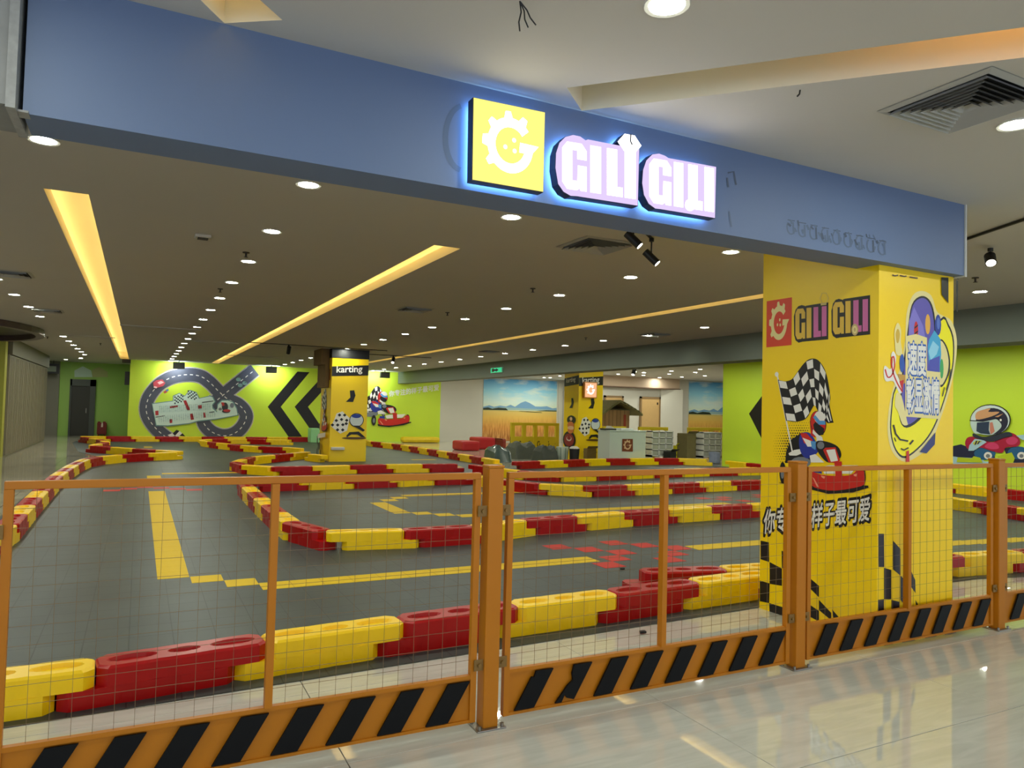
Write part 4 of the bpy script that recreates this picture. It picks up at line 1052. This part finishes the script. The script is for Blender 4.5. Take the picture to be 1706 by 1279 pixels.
for i, (x, y, l) in enumerate(((.35, 16.9, 1.5), (-1.1, 20.5, 1.0), (3.3, 25.0, 1.8), (1.6, 19.9, 1.2))):
    e = empty('linear_vent', (x, y, ZC), ['long dark slot vent between the two left light slots', 'short dark slot vent near the grey shutter', 'long dark slot vent before the mural wall', 'dark slot vent near the middle of the hall ceiling'][i], 'air vent')
    w = MB(); w.box(-l/2, l/2, -.05, .05, -.012, -.001); w.build('slot_back', mat('slot_dark', (46, 42, 36), .7), e)
    for s in (-1, 1): w = MB(); w.box(-l/2-.01, l/2+.01, s*.055-.006, s*.055+.006, -.016, -.001); w.build('slot_lip', M_WHITE, e)
# smoke detector, sprinklers, loose cables
e = empty('ceiling_speaker', (.467, 7.32, ZC), 'small square grille box on the ceiling near the downlight row', 'ceiling box')
w = MB(); w.box(-.07, .07, -.07, .07, -.03, -.001, bev=.01); w.build('box', M_WHITE, e); w = MB(); w.box(-.045, .045, -.045, .045, -.036, -.03); w.build('grille', M_DARK, e)
def sprinkler(x, y, lab):
    e = empty('sprinkler', (x, y, ZC), lab, 'sprinkler', 'ceiling sprinklers'); M = mat('sprinkler_dark', (60, 50, 40), .5)
    w = MB(); w.tube((0, 0, -.002), (0, 0, -.01), .035, 12); w.build('escutcheon', M, e)
    w = MB(); w.tube((0, 0, -.01), (0, 0, -.05), .010, 8); w.tube((0, 0, -.05), (0, 0, -.054), .022, 10); w.build('head', M, e)
for x, y, l in ((.916, 7.88, 'sprinkler head close to the second downlight of the middle row'), (.92, 10.6, 'sprinkler head between downlights left of the centre slot'), (4.38, 8.1, 'sprinkler head left of the large pillar'),
                (4.36, 10.93, 'sprinkler head above the middle kerbs'), (7.95, 4.72, 'sprinkler head right of the large pillar'), (8.2, 12.8, 'sprinkler head near the grey bulkhead'), (-2.1, 21.5, 'sprinkler head near the oval ceiling rim'), (-1.0, 22.8, 'sprinkler head left of the left light slot')):
    sprinkler(x, y, l)
e = empty('loose_cable', onZ(866, 2, ZC), 'black cable ends hanging from a hole in the outer ceiling', 'cable')
c = e.location.copy()
for tgt in ((866, 52), (880, 46), (893, 42)):
    b = onY(tgt[0], tgt[1], c.y) - c; b.z = max(b.z, -.14)
    w = MB(); P = [Vector((0, 0, 0)), b*.35+Vector((.006, 0, 0)), b*.7+Vector((-.004, 0, 0)), b]
    for a, q in zip(P, P[1:]): w.tube(a, q, .0028, 6)
    w.build('cable_end', M_DARK, e)
e = empty('loose_cable', onZ(1333, 150, ZC), 'short black cable stub below the slanting slot', 'cable')
w = MB(); w.tube((0, 0, 0), (-.004, 0, -.02), .004, 6); w.tube((-.004, 0, -.02), (-.018, 0, -.034), .004, 6); w.build('cable_end', M_DARK, e)

# twin spotlights on their rail
def spot(p, aim, lab, r=.034, L=.15, power=0):
    e = empty('track_spotlight', p, lab, 'spotlight', 'black track spotlights'); a = Vector(aim).normalized()
    w = MB(); w.tube(-a*L/2, a*L/2, r, 18); w.build('lamp_body', M_DARK, e)
    w = MB(); w.tube(a*(L/2-.001), a*(L/2+.003), r*.82, 16); w.build('lamp_lens', emit_mat('spot_lens', (255, 246, 222), 6), e)
    h = ZC-p.z-.02
    w = MB(); w.tube((0, 0, 0), (0, 0, h), .007, 8); w.tube((0, 0, h-.03), (0, 0, h), .022, 10); w.build('stem', M_DARK, e)
    return e
P1 = onZ(1055, 399, 2.90); P2_ = onZ(1085, 429, 2.86)
spot(P1, (.55, -.5, -.75), 'upper of the twin black spotlights hanging behind the fascia')
spot(P2_, (.55, -.5, -.75), 'lower of the twin black spotlights hanging behind the fascia')
def rail(a, b, lab):
    e = empty('light_rail', (0, 0, 0), lab, 'light rail', 'ceiling light rails'); w = MB(); w.tube((*a, ZC-.014), (*b, ZC-.014), .013, 4); w.build('rail_bar', M_DARK, e)
rail((P1.x-.1, P1.y-.1), (P2_.x+.05, P2_.y+.05), 'short black rail carrying the twin spotlights')
q = onZ(481, 583, 2.9); spot(q, (0, .6, -.8), 'black spotlight left of the karting pillar head', .05, .2); rail((q.x-1.0, q.y), (q.x+2.6, q.y), 'thin black light rail left of the karting pillar')
q = onZ(655, 600, 2.9); spot(q, (-.3, -.6, -.7), 'black spotlight right of the karting pillar head', .05, .2); rail((q.x-1.6, q.y), (q.x+1.2, q.y), 'thin black light rail right of the karting pillar')
q = onZ(1056, 619, 2.78); spot(q, (-.4, -.2, -.8), 'black spotlight hanging at the cafe ceiling', .06, .22)
q = onZ(1650, 432, 2.93); spot(q, (-.5, -.4, -.75), 'bright spotlight on the rail right of the fascia', .045, .1); rail((6.25, 3.95), (5.8, 2.9), 'thin light rail right of the fascia end')

# wall washers on the mural wall
for i, (px, l) in enumerate(((298, 'over the race track mural'), (452, 'left of the black arrowheads'), (641, 'over the kart racer mural'))):
    p = onZ(px, 609+i*7, 2.86); p = Vector((p.x*30.1/p.y, 30.1, 2.86))
    e = empty('wall_washer', p, f'boxy wall washer lamp on the ceiling {l}', 'lamp', 'wall washers')
    w = MB(); w.box(-.2, .2, -.1, .1, -.12, .12, bev=.01); w.build('housing', mat('washer_grey', (70, 72, 66), .5), e)
    w = MB(); w.box(-.15, .15, .1, .105, -.1, .1); w.build('lamp_glass', emit_mat('washer_glass', (225, 240, 255), 60), e)
    w = MB(); w.box(-.02, .02, -.02, .02, .12, .188); w.build('mount', M_WHITE, e)
# small black camera box on the left end of the slot
e = empty('projector_box', (-.48, 30.72, 2.97), 'small black box at the far end of the left ceiling slot', 'box')
w = MB(); w.box(-.14, .14, -.1, .1, -.06, .07, bev=.008); w.build('box_body', M_DARK, e)
e = empty('loudspeaker', (-.42, 31.2, 2.35), 'slim dark speaker on the left edge of the mural wall', 'speaker')
w = MB(); w.box(-.1, .06, -.1, .1, -.25, .25, bev=.01); w.build('speaker_body', M_DARK, e)
# oval dark rim at the left
e = empty('oval_ceiling_rim', (-4.4, 19.5, ZC), 'dark plum oval rim hanging under the hall ceiling at the far left', 'ceiling feature')
w = MB(); o_ = ell(0, 0, 2.42, 3.3, 40); i_ = ell(0, 0, 2.25, 3.1, 40)
for k in range(40):
    j = (k+1) % 40
    w.quad((*o_[k], -.13), (*o_[j], -.13), (*o_[j], -.001), (*o_[k], -.001)); w.quad((*i_[k], -.13), (*i_[k], -.001), (*i_[j], -.001), (*i_[j], -.13)); w.quad((*o_[k], -.13), (*i_[k], -.13), (*i_[j], -.13), (*o_[j], -.13))
w.build('rim', mat('plum_rim', (84, 66, 70), .4), e)
w = MB(); w.poly([(*p, -.004) for p in i_][::-1]); w.build('inner_panel', mat('plum_panel', (60, 52, 50), .5), e)
# hanging black sign near the left
q = onZ(89, 614, 2.72); e = empty('hanging_sign', q, 'black hanging notice board near the far end of the grey shutter', 'sign')
w = MB(); w.box(-.32, .2, -.03, .03, -.2, .2, bev=.005); w.build('board', M_DARK, e); w = MB(); w.box(-.22, .1, -.034, -.03, -.12, .1); w.build('pale_print', mat('pale_print', (120, 130, 116), .5), e)
w = MB(); w.tube((0, 0, .2), (0, 0, ZC-q.z-.002), .01, 6); w.build('hanger', M_DARK, e)
# exit sign on the bulkhead
q = onX(829, 616.5, 10.12); y0, y1 = onX(820, 616, 10.12).y, onX(839, 616, 10.12).y
e = empty('exit_sign', (10.12, q.y, q.z), 'small green lit exit sign on the grey bulkhead', 'sign')
hw = abs(y0-y1)/2
w = MB(); w.box(-.05, 0, -hw, hw, -.085, .085, bev=.006); w.build('sign_case', mat('exit_white', (150, 220, 190), .5), e)
w = MB(); w.box(-.054, -.05, -hw+.02, hw-.02, -.07, .07); w.build('lit_panel', emit_mat('exit_green', (60, 190, 130), .9), e)
w = MB()
for pts in (((.72, -.03), (.5, -.03), (.5, -.06), (.28, 0), (.5, .06), (.5, .03), (.72, .03)),): w.prism([(-.0545, (a-.5)*2*hw*-1-.0, z) for a, z in [(1-x, y) for x, y in pts]], (-.002, 0, 0))
w.prism([(-.0545, hw*.75, -.05), (-.0545, hw*.35, -.05), (-.0545, hw*.35, .055), (-.0545, hw*.75, .055)], (-.002, 0, 0))
w.build('pictogram', M_DARK, e)

# ================================================================ CAFE CORNER AND FAR THINGS
def fr(px0, px1, py, d, dy=0):
    """left and right X, the Y and the height z of a thing whose front is d away along the view and which is dy deep"""
    c = atD((px0+px1)/2, py, d); a = onY(px0, py, c.y+dy); b = onY(px1, py, c.y); return a.x, b.x, c.y, c.z
# counter
x0, x1, y, z = fr(1016, 1076, 717, 21.4)
e = empty('reception_counter', ((x0+x1)/2, y+.6, 0), 'white reception counter with a square G badge on its front', 'counter')
M_CT = mat('counter_white', (196, 206, 198), .35)
cd_ = onX(996, 740, x0).y-y
w = MB(); w.box(x0, x1, y, y+cd_, 0, z-.03, bev=.008); wparent(w.build('counter_body', M_CT), e)
w = MB(); w.box(x0-.02, x1+.02, y-.02, y+cd_+.02, z-.03, z, bev=.006); wparent(w.build('counter_top', M_CT), e)
A = Art('Y', y, off=.012, lift=.003); g_logo(A, ((1036, 751.5), (1054, 752), (1054, 731), (1036.5, 731)), (116, 50, 30), (214, 176, 140)); A.build('badge', e)
for px0, px1, h_, c_, nm, lab in ((1014, 1032, .05, (30, 30, 34), 'laptop', 'closed dark laptop lying on the white counter'), (1040, 1060, .06, (210, 214, 210), 'paper_stack', 'stack of white papers lying on the white counter')):
    a, b = onY(px0, 717, y).x, onY(px1, 717, y).x
    w = MB(); w.box(a, b, y+.15, y+.45, z, z+h_, bev=.01); o = w.build(nm, mat('m_'+nm, c_, .4)); tag(o, lab, nm.split('_')[0])
a = onY(1024, 717, y).x; w = MB(); w.prism([(a, y+.3, z), (a+.3, y+.3, z+.02), (a+.06, y+.3, z+.12)], (0, .2, 0)); tag(w.build('crumpled_bag', M_WHITE), 'crumpled white paper bag on the white counter', 'bag')
# drawer racks
def rack(px0, px1, py, d, lab):
    x0, x1, y, z = fr(px0, px1, py, d, .3); e = empty('drawer_rack', ((x0+x1)/2, y+.25, 0), lab, 'drawer rack', 'white drawer racks')
    w = MB(); t = .032; hb = .18
    for k in range(4): xx = x0+(x1-x0-t)*k/3; w.box(xx, xx+t, y, y+.45, hb-.03, z)
    for k in range(5): zz = hb+(z-hb-t)*k/4; w.box(x0, x1, y, y+.45, zz, zz+t)
    w.box(x0, x1, y+.44, y+.45, hb, z); w.box(x0, x0+.03, y, y+.45, 0, hb); w.box(x1-.03, x1, y, y+.45, 0, hb)
    wparent(w.build('rack_frame', mat('rack_white', (222, 222, 214), .45)), e)
    cw = (x1-x0-t)/3; chh = (z-hb-t)/4
    proto = None
    for i in range(3):
        for j in range(4):
            loc = Vector((x0+t+cw*i+(cw-t)/2, y+.22, hb+t+chh*j+(chh-t)*.45))
            if proto is None:
                m = MB(); m.box(-(cw-t)*.46, (cw-t)*.46, -.2, .2, -(chh-t)*.42, (chh-t)*.42, bev=.01); m.box(-.05, .05, -.215, -.2, -.01, .01)
                proto = m.build('drawer', mat('frosted_drawer', (178, 180, 166), .35)); proto.location = loc; o = proto
            else: o = copy_obj(proto); o.location = loc
            wparent(o, e)
rack(1076.5, 1122, 718, 23.0, 'white rack of frosted drawers next to the white counter')
rack(1161, 1203, 720, 23.2, 'white rack of frosted drawers beside the right lime wall')
def crate(name, px0, px1, py, d, dy, m, lab, cat, bev=.02, z0=0, flaps=True):
    x0, x1, y, z = fr(px0, px1, py, d, dy)
    e = empty(name, ((x0+x1)/2, y+dy/2, z0), lab, cat); w = MB(); w.box(x0, x1, y, y+dy, z0, z, bev=bev); wparent(w.build('body', m), e)
    if flaps: w = MB(); w.box(x0-.01, x1+.01, y-.008, y+dy, z-.12, z-.1); w.prism([(x0, y, z), (x1, y, z), (x1+.03, y-.12, z+.07), (x0-.03, y-.12, z+.07)], (0, .004, .01)); wparent(w.build('flap', m), e)
    return e, (x0, x1, y, z)
M_OLV = mat('olive_cardboard', (118, 108, 66), .85, noise=.12); M_GRN = mat('grey_green_tarp', (74, 78, 66), .6, noise=.25, nscale=5, bump=.6)
crate('cardboard_box', 1128, 1160, 722, 23.0, .5, M_OLV, 'tall olive brown cardboard box between the two drawer racks', 'box')
crate('cardboard_box', 1105, 1127, 752, 22.6, .35, mat('dark_crate', (34, 36, 32), .7), 'low dark crate at the foot of the tall cardboard box', 'crate')
crate('plastic_bag', 1180, 1201, 753, 22.6, .35, mat('blue_white_bag', (150, 160, 190), .5, noise=.4, nscale=6), 'blue and white plastic bag before the right drawer rack', 'bag', bev=.06, flaps=False)
crate('cardboard_box', 972, 994, 747, 21.9, .2, mat('tan_card', (128, 104, 50), .8, noise=.2), 'open tan cardboard box at the foot of the pillar by the counter', 'box')
crate('foam_mat', 1121, 1129, 742, 23.4, .15, mat('bright_yellow', (220, 210, 20), .5), 'small bright yellow foam piece beside the tall cardboard box', 'foam')
# bins
def bin_(px, py, d, r, m, lab, bag=None):
    c = atD(px, py, d); z = c.z; e = empty('waste_bin', (c.x, c.y, 0), lab, 'bin')
    w = MB(); n = 16; a = ell(0, 0, r*.8, r*.8, n); b = ell(0, 0, r, r, n)
    for i in range(n):
        j = (i+1) % n; w.quad((*a[i], 0), (*a[j], 0), (*b[j], z), (*b[i], z)); w.quad((*[v*.94 for v in b[i]], z), (*b[i], z), (*b[j], z), (*[v*.94 for v in b[j]], z)); w.quad((*[v*.9 for v in a[j]], .02), (*[v*.9 for v in a[i]], .02), (*[v*.94 for v in b[i]], z), (*[v*.94 for v in b[j]], z))
    w.poly([(*p, .0) for p in a][::-1]); w.build('bin_body', m, e)
    if bag:
        bm = bmesh.new(); bmesh.ops.create_icosphere(bm, subdivisions=2, radius=r*.98)
        for v in bm.verts: v.co.z *= .45; v.co *= 1+random.uniform(-.08, .06)
        m2 = MB(); m2.bm(bm); m2.build('bin_bag', bag, e, (0, 0, z))
    else:
        w = MB()
        for k in range(n):
            if k % 2 == 0: w.tube((a[k][0]*1.02, a[k][1]*1.02, .02), (b[k][0]*1.02, b[k][1]*1.02, z-.03), .008, 4)
        w.build('bin_ribs', mat('teal_rib', (90, 120, 100), .5), e)
bin_(937, 744, 22.0, .19, mat('pale_basket', (196, 206, 186), .5), 'pale ribbed waste basket left of the black bin')
bin_(957, 747, 21.6, .16, M_DARK, 'black waste bin with a white bag bulging from its rim', M_WHITE)
# thatched toy hut
x0, x1, y, z = fr(1003, 1049, 683, 25.0); e = empty('toy_hut', ((x0+x1)/2, y+.5, 0), 'toy hut with brown brick walls and grey green thatched roof behind the counter', 'hut')
w = MB(); w.box(x0, x1, y, y+1.2, 0, z, bev=.01); wparent(w.build('hut_wall', joint_mat('hut_brick', (158, 124, 84), (104, 80, 54), .16, .012, .8)), e)
xr0, xr1 = onY(1000, 690, y).x, onY(1062, 690, y).x; zp = onY(1026, 668, y).z; xm = onY(1027, 668, y).x
m3 = mat('thatch', (128, 124, 84), .9, noise=.3, nscale=14, bump=.8)
w = MB(); zr = z-.1; yy0, yy1 = y-.25, y+1.45
for s, xe in ((0, xr0), (1, xr1)):
    for k in range(6):
        t0_, t1_ = k/6, (k+1)/6+.05
        xa_, xb_ = xm+(xe-xm)*t0_, xm+(xe-xm)*t1_; za, zb = zp+(zr-zp)*t0_**1.15, zp+(zr-zp)*t1_**1.15-.02
        w.prism([(xa_, yy0, za+.04), (xb_, yy0, zb+.04), (xb_, yy0, zb-.03), (xa_, yy0, za-.03)], (0, yy1-yy0, 0))
wparent(w.build('thatched_roof', m3), e)
w = MB(); xx = x1-.25; w.box(xx, xx+.1, y-.01, y+.02, z-.9, z-.15); wparent(w.build('red_lantern', mat('lantern_red', (150, 60, 40), .6)), e)
# cafe doors
for i, (pa, pb, lab) in enumerate(((1005, 1037, ''), (1065, 1099, ''))):
    a = onY(pa, 680, 25.5).x; b = onY(pb, 680, 25.5).x; zt = onY((pa+pb)/2, 661 if i else 659, 25.5).z
    e = empty('door_%d' % (i+2), ((a+b)/2, 25.5, 0)); e['kind'] = 'structure'
    w = MB(); w.box(a, a+.08, 25.42, 25.5, 0, zt); w.box(b-.08, b, 25.42, 25.5, 0, zt); w.box(a, b, 25.42, 25.5, zt-.08, zt); wparent(w.build('door_frame', mat('tan_frame', (140, 112, 76), .5)), e)
    w = MB(); w.box(a+.08, b-.08, 25.44, 25.48, 0, zt-.08); wparent(w.build('door_leaf', mat('tan_door', (206, 168, 112), .5, noise=.05)), e)
    w = MB(); w.box(b-.2, b-.16, 25.40, 25.44, 1.9, 2.0); wparent(w.build('door_closer', M_DARK, ), e)
# yellow low play fences
M_PY = mat('play_yellow', (222, 196, 30), .5)
def low_fence(px0, px1, pt, pb, d, lab, n=4):
    x0, x1, y, z = fr(px0, px1, pt, d); zb = onY((px0+px1)/2, pb, y).z; zb = max(zb, .15)
    e = empty('play_fence', ((x0+x1)/2, y, 0), lab, 'play fence', 'yellow play fences')
    w = MB(); w.box(x0, x1, y-.05, y+.05, z-.1, z, bev=.01); wparent(w.build('top_beam', M_PY), e)
    for k in range(n):
        x = x0+(x1-x0-.14)*k/(n-1); w = MB(); w.box(x, x+.14, y-.045, y+.045, 0, z-.1, bev=.01); wparent(w.build('post', M_PY), e)
    w = MB(); w.box(x0, x1, y-.03, y+.03, zb-.5 if zb > .6 else .05, zb, bev=.01); wparent(w.build('panel', M_PY), e)
    return e, (x0, x1, y, z, zb)
e, (x0, x1, y, z, zb) = low_fence(851, 931, 704, 727, 25.0, 'yellow play fence in front of the wheat field picture', 5)
A = Art('Y', y-.03, off=.006, T=lambda p: p)
for k in range(5):
    cx = x0+.35+k*.36; P = [(cx+p[0]*.09, zb-.25+p[1]*.13) for p in gear_G()]; A.add((70, 66, 20), P, step=False)
A.build('logo_row', e)
low_fence(1003, 1042, 710, 718, 23.5, 'short yellow play fence between hut and counter', 3)
low_fence(1064, 1112, 711, 718, 24.0, 'yellow play fence before the tan door', 3)
low_fence(1146, 1204, 712, 722, 25.2, 'yellow play fence before the smaller wheat field picture', 4)
# pictures of wheat fields
def wheat(pl, x0, x1, y, zt, zb, lab, zh):
    e = empty('wall_picture', ((x0+x1)/2, y, (zt+zb)/2), lab, 'picture', 'wheat field pictures')
    m = bpy.data.materials.get('wheat_print') or bpy.data.materials.new('wheat_print'); m.use_nodes = True; nt = m.node_tree; N = nt.nodes; L = nt.links
    if 'done' not in m:
        m['done'] = 1; b = N['Principled BSDF']; b.inputs['Roughness'].default_value = .5
        tc = N.new('ShaderNodeTexCoord'); sp = N.new('ShaderNodeSeparateXYZ'); L.new(tc.outputs['Generated'], sp.inputs[0])
        def ramp(src, st):
            r = N.new('ShaderNodeValToRGB'); el = r.color_ramp.elements
            while len(el) < len(st): el.new(.5)
            for k, (p, c) in enumerate(st): el[k].position = p; el[k].color = lin(c)
            L.new(src, r.inputs[0]); return r.outputs[0]
        base = ramp(sp.outputs[2], [(0, (190, 96, 30)), (.2, (230, 150, 60)), (.38, (236, 190, 90)), (.485, (226, 196, 110)), (.5, (226, 232, 200)), (.62, (214, 236, 232)), (.8, (150, 214, 240)), (1, (80, 160, 226))])
        mp = N.new('ShaderNodeMapping'); mp.inputs['Scale'].default_value = (2.4, 1, 6); L.new(tc.outputs['Generated'], mp.inputs[0])
        n = N.new('ShaderNodeTexNoise'); n.inputs['Scale'].default_value = 1.4; n.inputs['Detail'].default_value = 6; L.new(mp.outputs[0], n.inputs['Vector'])
        cl = ramp(n.outputs['Fac'], [(.48, (0, 0, 0)), (.66, (255, 255, 255))])
        sky = ramp(sp.outputs[2], [(.55, (0, 0, 0)), (.7, (200, 200, 200))])
        mu = N.new('ShaderNodeMath'); mu.operation = 'MULTIPLY'; L.new(cl, mu.inputs[0]); L.new(sky, mu.inputs[1])
        mx = N.new('ShaderNodeMix'); mx.data_type = 'RGBA'; L.new(mu.outputs[0], mx.inputs[0]); L.new(base, mx.inputs[6]); mx.inputs[7].default_value = lin((250, 246, 226))
        mp2 = N.new('ShaderNodeMapping'); mp2.inputs['Scale'].default_value = (60, 1, 7); L.new(tc.outputs['Generated'], mp2.inputs[0])
        n2 = N.new('ShaderNodeTexNoise'); n2.inputs['Scale'].default_value = 1; n2.inputs['Detail'].default_value = 4; L.new(mp2.outputs[0], n2.inputs['Vector'])
        st = ramp(n2.outputs['Fac'], [(.35, (110, 60, 20)), (.7, (250, 210, 130))]); low = ramp(sp.outputs[2], [(.1, (190, 190, 190)), (.42, (0, 0, 0))])
        mx2 = N.new('ShaderNodeMix'); mx2.data_type = 'RGBA'; L.new(low, mx2.inputs[0]); L.new(mx.outputs[2], mx2.inputs[6]); L.new(st, mx2.inputs[7]); L.new(mx2.outputs[2], b.inputs['Base Color'])
    w = MB(); w.box(x0, x1, y-.02, y, zb, zt); wparent(w.build('picture_sheet', m), e)
    A = Art('Y', y-.02, off=.004, T=lambda p: p); hz = zb+(zt-zb)*.5; W_ = x1-x0
    A.add((120, 166, 206), [(x0, hz)]+[(x0+W_*t, hz+.1+h) for t, h in ((0, .02), (.08, .1), (.14, .03), (.22, .1), (.3, .06), (.36, .15), (.42, .06), (.5, .26), (.56, .34), (.62, .26), (.7, .1), (.78, .1), (.86, .13), (.94, .03), (1, .06))]+[(x1, hz)])
    A.add((160, 190, 190), [(x0, hz+.06), (x0+W_*.3, hz+.12), (x0+W_*.7, hz+.08), (x1, hz+.05), (x1, hz), (x0, hz)])
    A.add((40, 54, 38), [(x0, hz-.02), (x0, hz+.06), (x0+W_*.06, hz+.1), (x0+W_*.12, hz+.04), (x0+W_*.2, hz+.1), (x0+W_*.3, hz+.08), (x0+W_*.33, hz-.02)], [(x0+W_*.4, hz-.06), (x0+W_*.8, hz-.1), (x0+W_*.78, hz-.07), (x0+W_*.5, hz-.03)], [(x0+W_*.7, hz-.02), (x1, hz-.02), (x1, hz+.03), (x0+W_*.85, hz+.03)])
    A.add((206, 186, 110), [(x0, hz-.02), (x0+W_*.4, hz-.03), (x0+W_*.6, hz-.06), (x0+W_*.3, hz-.07), (x0, hz-.06)])
    A.build('hills_print', e)
a, b = onY(804.5, 680, YF).x, onY(927, 680, YF).x
wheat(None, a, b, YF, 2.98, .05, 'large wheat field and blue mountain picture on the back wall', 0)
a, b = onY(1147, 680, 25.5).x, onY(1147, 680, 25.5).x+4.0
wheat(None, a, b, 25.5, 3.0, .1, 'smaller wheat field picture on the cafe wall near the right lime wall', 0)
# white door edge beside the large picture
a = onY(929, 680, YF).x; w = MB(); w.box(a, a+.22, YF-.08, YF, 0, 2.9); w.box(a+.3, a+.34, YF-.1, YF, 0, 2.5); tag(w.build('trim_4', M_WHITE), kind='structure')
# lit square sign on the third pillar
x0, x1, y, z = fr(973.5, 995, 636, 22.2); y = 19.1; x0, x1 = onY(973.5, 650, y).x, onY(995, 650, y).x; z0_2, z1_2 = onY(984, 663, y).z, onY(984, 636, y).z
e = empty('lit_sign', ((x0+x1)/2, y, z0_2), 'small lit square sign with a toothed G on the pillar by the counter', 'sign')
w = MB(); w.box(x0, x1, y, y+.1, z0_2, z1_2, bev=.008); wparent(w.build('sign_case', mat('orange_case', (214, 140, 60), .5)), e)
A = Art('Y', y, off=.004, lift=.003, T=lambda p: p); m_ = .03
A.add(emit_mat('lit_peach', (236, 176, 130), .85), [(x0+m_, z0_2+m_), (x1-m_, z0_2+m_), (x1-m_, z1_2-m_), (x0+m_, z1_2-m_)])
cx, cz, s_ = (x0+x1)/2, (z0_2+z1_2)/2, (x1-x0)/2*.8
A.add(emit_mat('lit_white', (255, 250, 236), 2.0), [(cx+p[0]*s_, cz+p[1]*s_) for p in gear_G()]); A.build('lit_face', e)
# linear light near the bulkhead above that pillar
q = onZ(985, 618.5, 2.93); e = empty('linear_lamp', (q.x, q.y, ZC), 'slim white linear lamp above the pillar by the counter', 'lamp')
w = MB(); w.box(-.55, .55, -.05, .05, -.05, -.001); w.build('lamp_case', M_WHITE, e); w = MB(); w.box(-.53, .53, -.04, .04, -.056, -.05); w.build('diffuser', emit_mat('linear_glow', (255, 230, 200), 4), e)
# covered heap, red and yellow foam blocks
def heap(px0, px1, py, d, dy, lab, name, m, cat, folds=5, seed=1):
    x0, x1, y, z = fr(px0, px1, py, d, dy*.6); z = max(z, .2); e = empty(name, ((x0+x1)/2, y+dy/2, 0), lab, cat); rnd = random.Random(seed)
    nx, ny = 14, 8; g = [[0]*(ny+1) for _ in range(nx+1)]; w = MB()
    for i in range(nx+1):
        for j in range(ny+1):
            u, v = i/nx, j/ny; edge = min(1, min(u, 1-u)*7)*min(1, min(v, 1-v)*5)
            hh = z*(edge**.35)*(.86+.14*math.sin(u*folds*2+seed)*math.cos(v*4+seed))*(1 if edge else 0)+rnd.uniform(-.02, .02)*edge
            g[i][j] = (x0+(x1-x0)*u, y+dy*v, max(0, hh))
    for i in range(nx):
        for j in range(ny): w.quad(g[i][j], g[i+1][j], g[i+1][j+1], g[i][j+1])
    for i in range(nx): w.quad((*g[i][0][:2], 0), (*g[i+1][0][:2], 0), g[i+1][0], g[i][0])
    w.poly([(x0, y, 0), (x0, y+dy, 0), (x1, y+dy, 0), (x1, y, 0)])
    wparent(w.build('sheet', m, smooth=True), e); return e
heap(812, 856, 742, 21.0, .9, 'glossy dark plastic sheeting piled behind the kerbs', 'plastic_sheet_heap', mat('dark_sheeting', (70, 84, 82), .2, noise=.5, nscale=3), 'heap', 4, 2)
heap(846, 900, 736, 22.6, 1.0, 'crumpled grey green tarpaulin heap before the yellow play fence', 'tarpaulin_heap', M_GRN, 'heap', 6, 5)
heap(892, 933, 742, 21.3, .8, 'low dark tarpaulin heap beside the pale waste basket', 'tarpaulin_heap', mat('dark_tarp', (58, 62, 54), .6, noise=.3, nscale=4), 'heap', 5, 8)
M_RF = mat('red_foam', (176, 20, 30), .5, noise=.08)
def foam(px0, px1, pt, d, dy, m, lab, z0=0, r=.08):
    x0, x1, y, z = fr(px0, px1, pt, d, dy); w = MB(); w.box(x0, x1, y, y+dy, z0, z, bev=min(r, (z-z0)*.45)); o = w.build('foam_block', m); tag(o, lab, 'foam block')
foam(753, 800, 735, 26.3, 1.0, M_RF, 'long low red foam block left of the dark heap')
foam(781, 826, 729, 27.6, 1.0, M_RF, 'taller red foam block behind the long low one')
foam(826, 840, 731, 27.9, .8, mat('brown_red_foam', (130, 40, 26), .6), 'small brownish red foam block at the foot of the wheat field picture')
foam(666, 734, 728, 31.6, .5, mat('yellow_foam', (230, 196, 20), .5, noise=.15, nscale=6), 'long puffy yellow foam roll at the foot of the kart racer mural', r=.12)
foam(513, 534, 713.5, 29.5, .6, mat('pale_green_box', (150, 212, 150), .5), 'pale green box behind the karting pillar', r=.03)
# red fire box near the far door
x0, x1, y, z = fr(162, 178, 702, 30.5); e = empty('fire_box', ((x0+x1)/2, y, 0), 'dark red fire extinguisher cabinet beside the far dark door', 'cabinet')
M_FB = mat('fire_red', (120, 20, 16), .5)
w = MB(); w.box(x0, x1, y, y+.25, .08, z-.05, bev=.01); w.box(x0+.03, x0+.08, y, y+.2, 0, .08); w.box(x1-.08, x1-.03, y, y+.2, 0, .08); w.box(x0+.02, x0+.12, y, y+.1, z-.05, z); w.box(x1-.14, x1-.04, y, y+.1, z-.05, z); wparent(w.build('cabinet_body', M_FB), e)
w = MB(); w.box(x0+.03, x1-.03, y-.012, y, .12, z-.09, bev=.005); wparent(w.build('cabinet_door', M_FB), e)
A = Art('Y', y-.012, off=.004, T=lambda p: p); cx = (x0+x1)/2; A.add((226, 210, 200), [(cx-.03, .38), (cx+.04, .38), (cx+.04, .52), (cx+.01, .58), (cx-.02, .52)]); A.build('extinguisher_mark', e)
# debris on the track
for (px, py, lab) in ((1036, 948, 'small black scrap lying on the track near the red tiles'), (1070, 1054, 'tiny dark pebble on the tiles behind the fence')):
    q = onZ(px, py, .006); w = MB(); w.prism([(q.x-.025, q.y-.01, .007), (q.x+.02, q.y-.02, .007), (q.x+.03, q.y+.012, .007), (q.x-.01, q.y+.02, .007)], (0, 0, .012)); tag(w.build('scrap', M_DARK), lab, 'litter')
